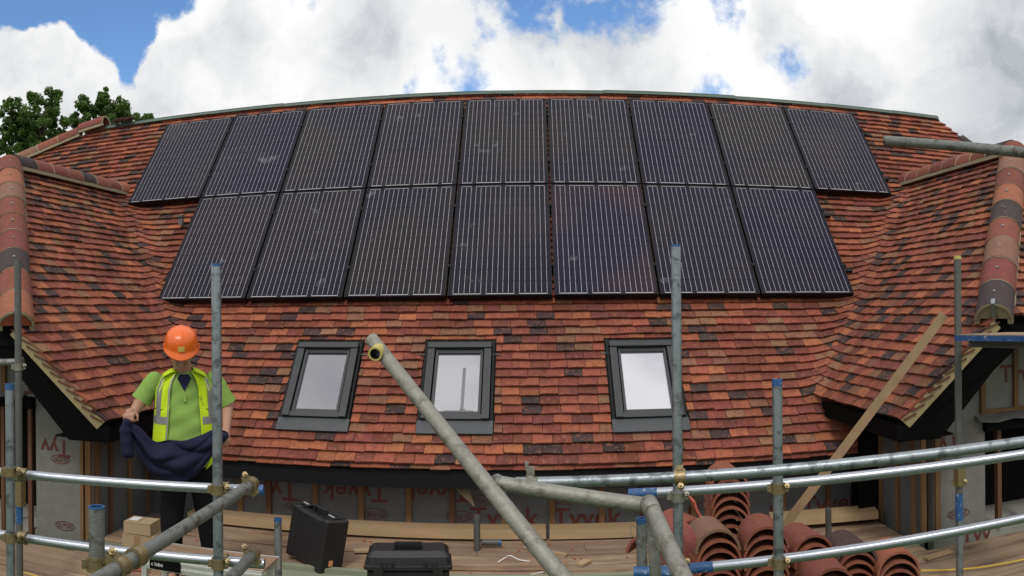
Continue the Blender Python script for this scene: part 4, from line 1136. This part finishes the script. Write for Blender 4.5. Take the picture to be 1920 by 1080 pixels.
cable([at_z(992,1078,.03), at_z(1010,1074,.03), at_z(1020,1072,.03)], .003, 'white_plastic', 'small white strip at the bottom edge near the gantry tube', 'plastic strip', 'plastic_strip')

# ------------------------------------------------------------------ the worker
MR = 5.30
mc = at_r(347, 900, MR); man_ang = -math.atan2(mc.x, mc.y)
MM = Matrix.Translation((mc.x, mc.y, 0)) @ Matrix.Rotation(man_ang, 4, 'Z')
man = thing('person', mc, 'worker in orange helmet, green polo and yellow vest looking down at a dark jumper', 'person', None, MM)
KX = F/MR
def L(px, py, dy=0):                       # photo point to the worker's own frame, dy metres behind (+) or before (-) his axis
    k = (MR+dy)/F; return V(((px-347)*k, dy, HC-(py-Y0)*k))
def give(name, me, m, parent):
    me.materials.clear(); me.materials.append(MATS[m]); me.name = name; return local_link(name, me, parent)
bd = MB()
HT = Matrix.Rotation(R(30), 3, 'X')        # head bowed forward
hc = L(342, 655, -.10)
# skull, jaw, features (face towards -y before the bow)
def H(x, y, z): return hc + HT @ V((x, y, z))
bd.ell(H(0,.015,.02), (.074,.094,.10), HT); bd.ell(H(0,-.035,-.06), (.056,.055,.062), HT); bd.ell(H(0,-.065,-.100), (.030,.024,.020), HT)
bd.cap(H(0,-.085,.0), H(0,-.108,-.040), .008, .014); bd.ell(H(0,-.082,-.072), (.026,.012,.007), HT); bd.ell(H(0,-.080,-.084), (.022,.012,.007), HT)
bd.ell(H(-.03,-.078,-.03), (.022,.014,.016), HT); bd.ell(H(.03,-.078,-.03), (.022,.014,.016), HT)
for s_ in (-1, 1): bd.ell(H(.077*s_,.01,-.03), (.010,.020,.032), HT); bd.ell(H(.028*s_,-.078,.006), (.012,.008,.006), HT)
bd.cap(H(0,.04,-.06), L(344,705,.01), .060, .068)
# trunk and legs under the clothes
bd.ell(L(347,735,0), (.155,.10,.18)); bd.ell(L(347,790,-.01), (.155,.115,.17)); bd.ell(L(350,850,0), (.15,.11,.12))
sh_l, el_l, wr_l, hd_l = L(292,706,.01), L(264,748,.00), L(251,768,-.20), L(243,768,-.27)
sh_r, el_r, wr_r, hd_r = L(402,706,.01), L(427,755,.02), L(425,797,-.13), L(424,812,-.19)
bd.cap(sh_l+(el_l-sh_l)*.25, el_l, .042, .044); bd.cap(el_l, wr_l, .046, .030); bd.cap(sh_r+(el_r-sh_r)*.25, el_r, .042, .044); bd.cap(el_r, wr_r, .046, .030)
hipL, hipR = L(328,870,0), L(377,870,0)
knL, knR = L(322,965,-.02), L(388,960,-.03); anL, anR = V((knL.x-.005, .03, .10)), V((knR.x+.05, .03, .10))
for a, k_, n_ in ((hipL,knL,anL), (hipR,knR,anR)):
    bd.cap(a, k_, .085, .058); bd.cap(k_, n_, .056, .040); bd.cap(n_, n_+V((0,-.12,-.055)), .038, .03)
def hand(mb, wr, pc, fdir, ndir, tdir):
    """palm at pc, fingers run along fdir and curl towards ndir; the thumb leaves on tdir's side"""
    fdir, tdir = fdir.normalized(), tdir.normalized(); ndir = ndir.normalized()
    mb.cap(wr, pc, .027, .028)
    for k in range(4):                                   # palm as four metacarpals
        o = tdir*(.030-.020*k); mb.cap(wr+o*.45, pc+fdir*.028+o, .015, .012)
    Ls = (.90, 1.0, .95, .76)
    for k in range(4):
        o = tdir*(.030-.020*k); b0 = pc+fdir*.032+o
        l1, l2, l3 = .034*Ls[k], .024*Ls[k], .019*Ls[k]; c1 = 50+6*k; 
        d1 = fdir*cos(R(c1))+ndir*sin(R(c1)); d2 = fdir*cos(R(c1+70))+ndir*sin(R(c1+70)); d3 = fdir*cos(R(c1+115))+ndir*sin(R(c1+115))
        p1 = b0+d1*l1; p2 = p1+d2*l2; p3 = p2+d3*l3
        mb.cap(b0, p1, .0100, .0092, 10); mb.cap(p1, p2, .0092, .0084, 10); mb.cap(p2, p3, .0084, .0074, 10)
    t0 = wr.lerp(pc,.55)+tdir*.026; t1 = t0+(tdir*.5+fdir*.7+ndir*.35).normalized()*.036; t2 = t1+(fdir*.55+ndir*.8-tdir*.15).normalized()*.030
    mb.cap(t0, t1, .0125, .0108, 10); mb.cap(t1, t2, .0108, .0088, 10)
hand(bd, wr_l, hd_l, V((-.10,-.75,-.45)), V((.25,.35,-.9)), V((.9,-.2,.15)))
hand(bd, wr_r, hd_r, V((-.05,-.7,-.6)), V((-.45,.4,-.75)), V((-.75,-.25,.6)))
body = give('body', remeshed(bd, .0058, 3), 'skin', man)
hr = MB(); hr.ell(H(0,.035,.0), (.080,.088,.085), HT); hrm = remeshed(hr, .012, 2); give('hair', hrm, 'hair', man)
# polo shirt
def trunk_ring(z, grow=0, n=40):
    # half widths by height
    T = [(.78,.185,.135,-.00), (.90,.195,.150,-.01), (1.02,.200,.160,-.015), (1.14,.192,.148,-.008), (1.26,.186,.132,0), (1.36,.182,.118,.005), (1.43,.150,.098,.01), (1.475,.098,.080,.01), (1.50,.072,.066,.005)]
    for (z0,a0,b0,c0), (z1,a1,b1,c1) in zip(T[:-1], T[1:]):
        if z0 <= z <= z1:
            t_ = (z-z0)/(z1-z0); t_ = t_*t_*(3-2*t_) if False else t_
            a, b_, c = a0+(a1-a0)*t_, b0+(b1-b0)*t_, c0+(c1-c0)*t_; break
    else: a, b_, c = T[-1][1:] if z > 1.5 else T[0][1:]
    a += grow; b_ += grow
    def P(ang):
        ca, sa = cos(ang), sin(ang); e = .86
        return V((a*math.copysign(abs(ca)**e, ca), c+b_*math.copysign(abs(sa)**e, sa), z))
    return P
ps_ = MB(); rg = []
for k in range(24):
    z = .84+(1.485-.84)*k/23; P = trunk_ring(z, .004); rg.append([P(2*pi*i/40)+V((0, -.006*sin(z*30+i*.55)-.004*sin(z*55-i*.9), 0)) for i in range(40)])
ps_.rings(rg, cap0=True, cap1=True)
for sh, el, out in ((sh_l, el_l, -1), (sh_r, el_r, 1)):
    d_ = (el-sh).normalized(); ps_.cap(sh+d_*.005, sh+d_*.06, .062, .070); 
    ps_.tube(sh+d_*.03, el-d_*.015, .064, .071, n=18)
me = remeshed(ps_, .010, 4); give('polo_shirt', me, 'polo', man)
for sh, el in ((sh_l, el_l), (sh_r, el_r)):
    d_ = (el-sh).normalized(); q = MB(); q.tube(el-d_*.034, el-d_*.010, .0730, .0735, n=24, wall=.010); local_link('cuff', q.mesh('cuff', ['polo']), man)
q = MB()                                                   # collar
for s_ in (-1, 1):
    n = 8; inn, outr = [], []
    for k in range(n+1):
        a = -pi/2 + s_*(R(26)+(pi-R(26))*k/n); z = 1.462+.040*k/n-.045*(1-min(1,k/2.2))
        inn.append(V((.066*cos(a), .066*sin(a)*.95+.004, z+.018))); outr.append(V((.098*cos(a), .096*sin(a)*.95+.0, z-.018-.028*(1-min(1,k/2.0)))))
    if s_ > 0: q.rings([inn, outr], close=False)
    else: q.rings([outr, inn], close=False)
local_link('collar', q.mesh('collar', ['polo']), man)
q = MB(); P = trunk_ring(1.44, .008)
q.poly([V((-.048,-.112,1.440)), V((0,-.134,1.355)), V((.048,-.112,1.440)), V((.03,-.090,1.466)), V((-.03,-.090,1.466))]); local_link('undershirt', q.mesh('undershirt', ['navy']), man)
q = MB(); p0, p1 = trunk_ring(1.352,.0075)(-pi/2), trunk_ring(1.285,.0075)(-pi/2); q.beam(p0+V((.002,0,0)), p1+V((.002,0,0)), .022, .004, up=(0,-1,0)); local_link('placket', q.mesh('placket', ['polo']), man)
# small dark chest emblem and wording on the shirt
for (x, z) in ((.098,1.315),(.108,1.306),(.103,1.296)):
    q = MB(); P = V((x, -.148, z)); q.beam(P, P+V((.012,0,.006)), .004, .002, up=(0,-1,0)); local_link('emblem', q.mesh('emblem', ['navy']), man)
# vest: open front, panels follow the trunk
def vest_sheet(a0, a1, z0, z1, grow, na, nz, inner=None):
    q = MB(); rg = []
    for j in range(nz+1):
        z = z0+(z1-z0)*j/nz; P = trunk_ring(min(z,1.495), grow); row = []
        for i in range(na+1):
            lo = a0 if inner is None else inner(z, a0); a = lo+(a1-lo)*i/na
            p = P(a); row.append(p+V((0,-.003*sin(z*30+a*9),0)))
        rg.append(row)
    return q, rg
vb_ = MB()
for s_ in (-1, 1):                                          # s_ -1: left in the photo
    def edge(z): return -pi/2 + s_*R(24 + (12 if z > 1.2 else 4) - (z-.9)*4) if True else 0
    rows = []
    for j in range(31):
        z = .945+(1.488-.945)*j/30
        P = trunk_ring(z, .016+.010*max(0,(1.15-z))); a_in = -pi/2+s_*R(30-6*(z-.95)/.5)
        # outer limit: arm hole above 1.20
        if z < 1.22: a_out = -pi/2+s_*pi
        elif z < 1.40: a_out = -pi/2+s_*R(78)
        else: a_out = -pi/2+s_*R(86)
        row = [P(a_in+(a_out-a_in)*i/26)+V((0,-.004*sin(z*26+i*.7),0)) for i in range(27)]
        rows.append(row if s_ > 0 else row[::-1])
    vb_.rings(rows, close=False)
    # shoulder strap over to the back
    strap = []
    for k in range(9):
        t_ = k/8; y = -.10+.20*t_; z = 1.488+.018*sin(pi*t_)
        strap.append([V((s_*.060,y,z)), V((s_*.10,y,z-.012)), V((s_*.150,y,z-.042))])
    vb_.rings(strap if s_ < 0 else [r_[::-1] for r_ in strap], close=False)
back = []
for j in range(12):
    z = 1.20+(1.488-1.20)*j/11; P = trunk_ring(z,.016); back.append([P(pi/2+(i/14-.5)*R(170)) for i in range(15)])
vb_.rings(back, close=False)
vest = local_link('vest', vb_.mesh('vest', ['hivis']), man)
so_ = vest.modifiers.new('s', 'SOLIDIFY'); so_.thickness = .004; so_.offset = 1
for s_ in (-1, 1):                                          # reflective tapes
    q = MB(); rows = []
    for z in (1.135, 1.185):
        P = trunk_ring(z, .0225); a_in = -pi/2+s_*R(29); row = [P(a_in+(s_*pi-s_*R(29))*i/24)+V((0,-.004*sin(z*26+i*.75),0)) for i in range(25)]; rows.append(row if s_ > 0 else row[::-1])
    q.rings(rows, close=False); o = local_link('reflective_band', q.mesh('reflective_band', ['reflective']), vest)
    q = MB(); rows = []
    for j in range(18):
        z = 1.186+(1.486-1.186)*j/17; P = trunk_ring(z, .0225); c = R(56) if z < 1.4 else R(56)+R(6)*(z-1.4)/.09; row = [P(-pi/2+s_*(c+R(a))) for a in (-9,-3,3,9)]; rows.append(row if s_ > 0 else row[::-1])
    q.rings(rows, close=False); local_link('reflective_band', q.mesh('reflective_band', ['reflective']), vest)
    q = MB(); rows = []
    for j in range(24):
        z = .945+(1.47-.945)*j/23; P = trunk_ring(z, .0235+.010*max(0,(1.15-z))); a = -pi/2+s_*R(30-6*(z-.95)/.5); row = [P(a), P(a+s_*R(3.2))]; rows.append(row if s_ > 0 else row[::-1])
    q.rings(rows, close=False); local_link('binding', q.mesh('binding', ['reflective' if s_ < 0 else 'hivis']), vest)
q = MB(); a = L(393,858,-.12); q.poly([L(403,840,-.14), L(404,860,-.13), L(386,876,-.12), L(392,862,-.13)]); local_link('vest_hem', q.mesh('vest_hem', ['hivis']), vest)
# trousers and boots
tr = MB(); tr.ell(L(352,858,0), (.185,.135,.13)); 
for a, k_, n_ in ((hipL,knL,anL), (hipR,knR,anR)): tr.cap(a, k_, .105, .080); tr.cap(k_, n_+V((0,0,.02)), .080, .072)
give('trousers', remeshed(tr, .012, 4), 'black_cloth', man)
for n_ in (anL, anR):
    q = MB(); q.cap(n_+V((0,.01,.03)), n_+V((0,.01,-.04)), .055, .05); q.ell(n_+V((0,-.075,-.052)), (.050,.13,.045)); q.box(n_+V((0,-.06,-.088)), (.095,.27,.022)); me = remeshed(q, .010, 2); give('boot', me, 'boot', man)
# helmet
HH = Matrix.Rotation(R(21), 3, 'X'); hcn = hc+HT @ V((0,.020,.036))
def HM(x, y, z): return hcn+HH @ V((x, y, z))
q = MB(); rg = []; n = 48; prof = [(1.0,0),(1.0,.02),(.985,.045),(.95,.066),(.88,.088),(.76,.106),(.58,.120),(.36,.129),(.15,.133)]
for k, (s_, z) in enumerate(prof):
    ring = []
    for i in range(n):
        a = 2*pi*i/n; x, y = .112*s_*cos(a), .138*s_*sin(a)
        rib = .004*(math.exp(-((x)/.012)**2)+math.exp(-((abs(x)-.045)/.007)**2)) if k > 2 else 0
        ring.append(HM(x, y, z+rib))
    rg.append(ring)
brim = []
for i in range(n):
    a = 2*pi*i/n; f_ = max(0, -sin(a))**2.2; brim.append(HM((.112+.012+.004*f_)*cos(a), (.138+.012+.040*f_)*sin(a), -.006-.012*f_))
brim2 = [p+HH @ V((0,0,-.006)) for p in brim]
inner_ = [HM(.105*cos(2*pi*i/n), .131*sin(2*pi*i/n), -.004) for i in range(n)]; topin = [HM(.04*cos(2*pi*i/n), .05*sin(2*pi*i/n), .125) for i in range(n)]
q.rings([topin, inner_, brim2, brim]+rg, cap1=True); q.poly([p for p in topin])
helm = local_link('helmet', q.mesh('helmet', ['helmet']), man)
q = MB()
def hsurf(x, z): 
    for (s0,z0),(s1,z1) in zip(prof[:-1], prof[1:]):
        if z0 <= z <= z1: s_ = s0+(s1-s0)*(z-z0)/(z1-z0)
    yy = -.138*s_*math.sqrt(max(0,1-(x/(.112*s_))**2)); return HM(x, yy-.006, z+.003)
q.rings([[hsurf(x*.022/3, z) for x in range(-3,4)] for z in (.018,.035,.054)], close=False, smooth=False); local_link('sticker', q.mesh('sticker', ['sticker']), helm)
for s_ in (-1, 1):
    q = MB(); q.ell(HM(.116*s_,.0,.012), (.008,.018,.012), HH); local_link('lug', q.mesh('lug', ['helmet']), helm)

# ------------------------------------------------------------------ the dark jumper he holds
def cat(pts, n):
    out = []
    for i in range(len(pts)-1):
        p0 = pts[max(0,i-1)]; p1 = pts[i]; p2 = pts[i+1]; p3 = pts[min(len(pts)-1,i+2)]
        for k in range(n):
            t_ = k/n; out.append(.5*((2*p1)+(-p0+p2)*t_+(2*p0-5*p1+4*p2-p3)*t_*t_+(-p0+3*p1-3*p2+p3)*t_**3))
    return out+[pts[-1]]
top = cat([L(238,780,-.30), L(262,795,-.28), L(290,822,-.26), L(318,820,-.27), L(345,821,-.27), L(375,812,-.27), L(405,800,-.27), L(428,806,-.25)], 12)
botm = cat([L(240,800,-.29), L(262,850,-.28), L(285,884,-.27), L(318,893,-.27), L(345,896,-.27), L(370,884,-.27), L(397,852,-.27), L(430,815,-.25)], 12)
q = MB(); fr_, bk_ = [], []
nV = 30
for a, b2 in zip(top, botm):
    pass
for j in range(nV+1):
    v = j/nV; row = []; rowb = []
    for i, (a, b2) in enumerate(zip(top, botm)):
        u = i/(len(top)-1); p = a.lerp(b2, v)
        env = sin(pi*min(1,max(0,u)))**.6*(.35+.65*sin(pi*min(1,v*.85+.1)))
        fo = lambda x_: 1-2*abs(math.sin(x_))**.7
        dd = .030*fo(4.6*v - 3.2*u + 1.1*sin(4*u)) + .016*fo(7*v+5.5*u+.6) + .014*sin(5*v-12*u)+.006*sin(22*u+9*v)
        bulge = -.045*sin(pi*v)*sin(pi*u)
        row.append(p+V((0, dd*env+bulge, 0))); rowb.append(p+V((0, .035*sin(pi*v)*sin(pi*u)+.012, 0)))
    fr_.append(row); bk_.append(rowb)
q.rings(fr_, close=False); q.rings([r_[::-1] for r_ in bk_], close=False)
q.rings([bk_[0], fr_[0]], close=False); q.rings([fr_[-1], bk_[-1]], close=False)
q.rings([[r_[0] for r_ in fr_], [r_[0] for r_ in bk_]], close=False); q.rings([[r_[-1] for r_ in bk_], [r_[-1] for r_ in fr_]], close=False)
me = q.mesh('jumper', ['navy']); me.transform(MM)
jo = MM @ hd_l
jum = thing('jumper', MM @ L(335,890,-.27), 'dark navy jumper hanging from both hands of the worker', 'jumper')
link('body', me, jum)
q = MB(); sp = cat([L(240,780,-.31), L(236,800,-.30), L(238,825,-.30), L(240,848,-.30)], 6)
rr = [.020+.020*min(1,k/6)+.002*sin(k*1.3) for k in range(len(sp))]; q.path(sp, rr, 14); q.tube(sp[-1]+V((0,0,.03)), sp[-1]+V((0,0,-.012)), .041, .037, n=16)
me = q.mesh('sleeve', ['navy']); me.transform(MM); link('sleeve', me, jum)
bpy.context.view_layer.update()
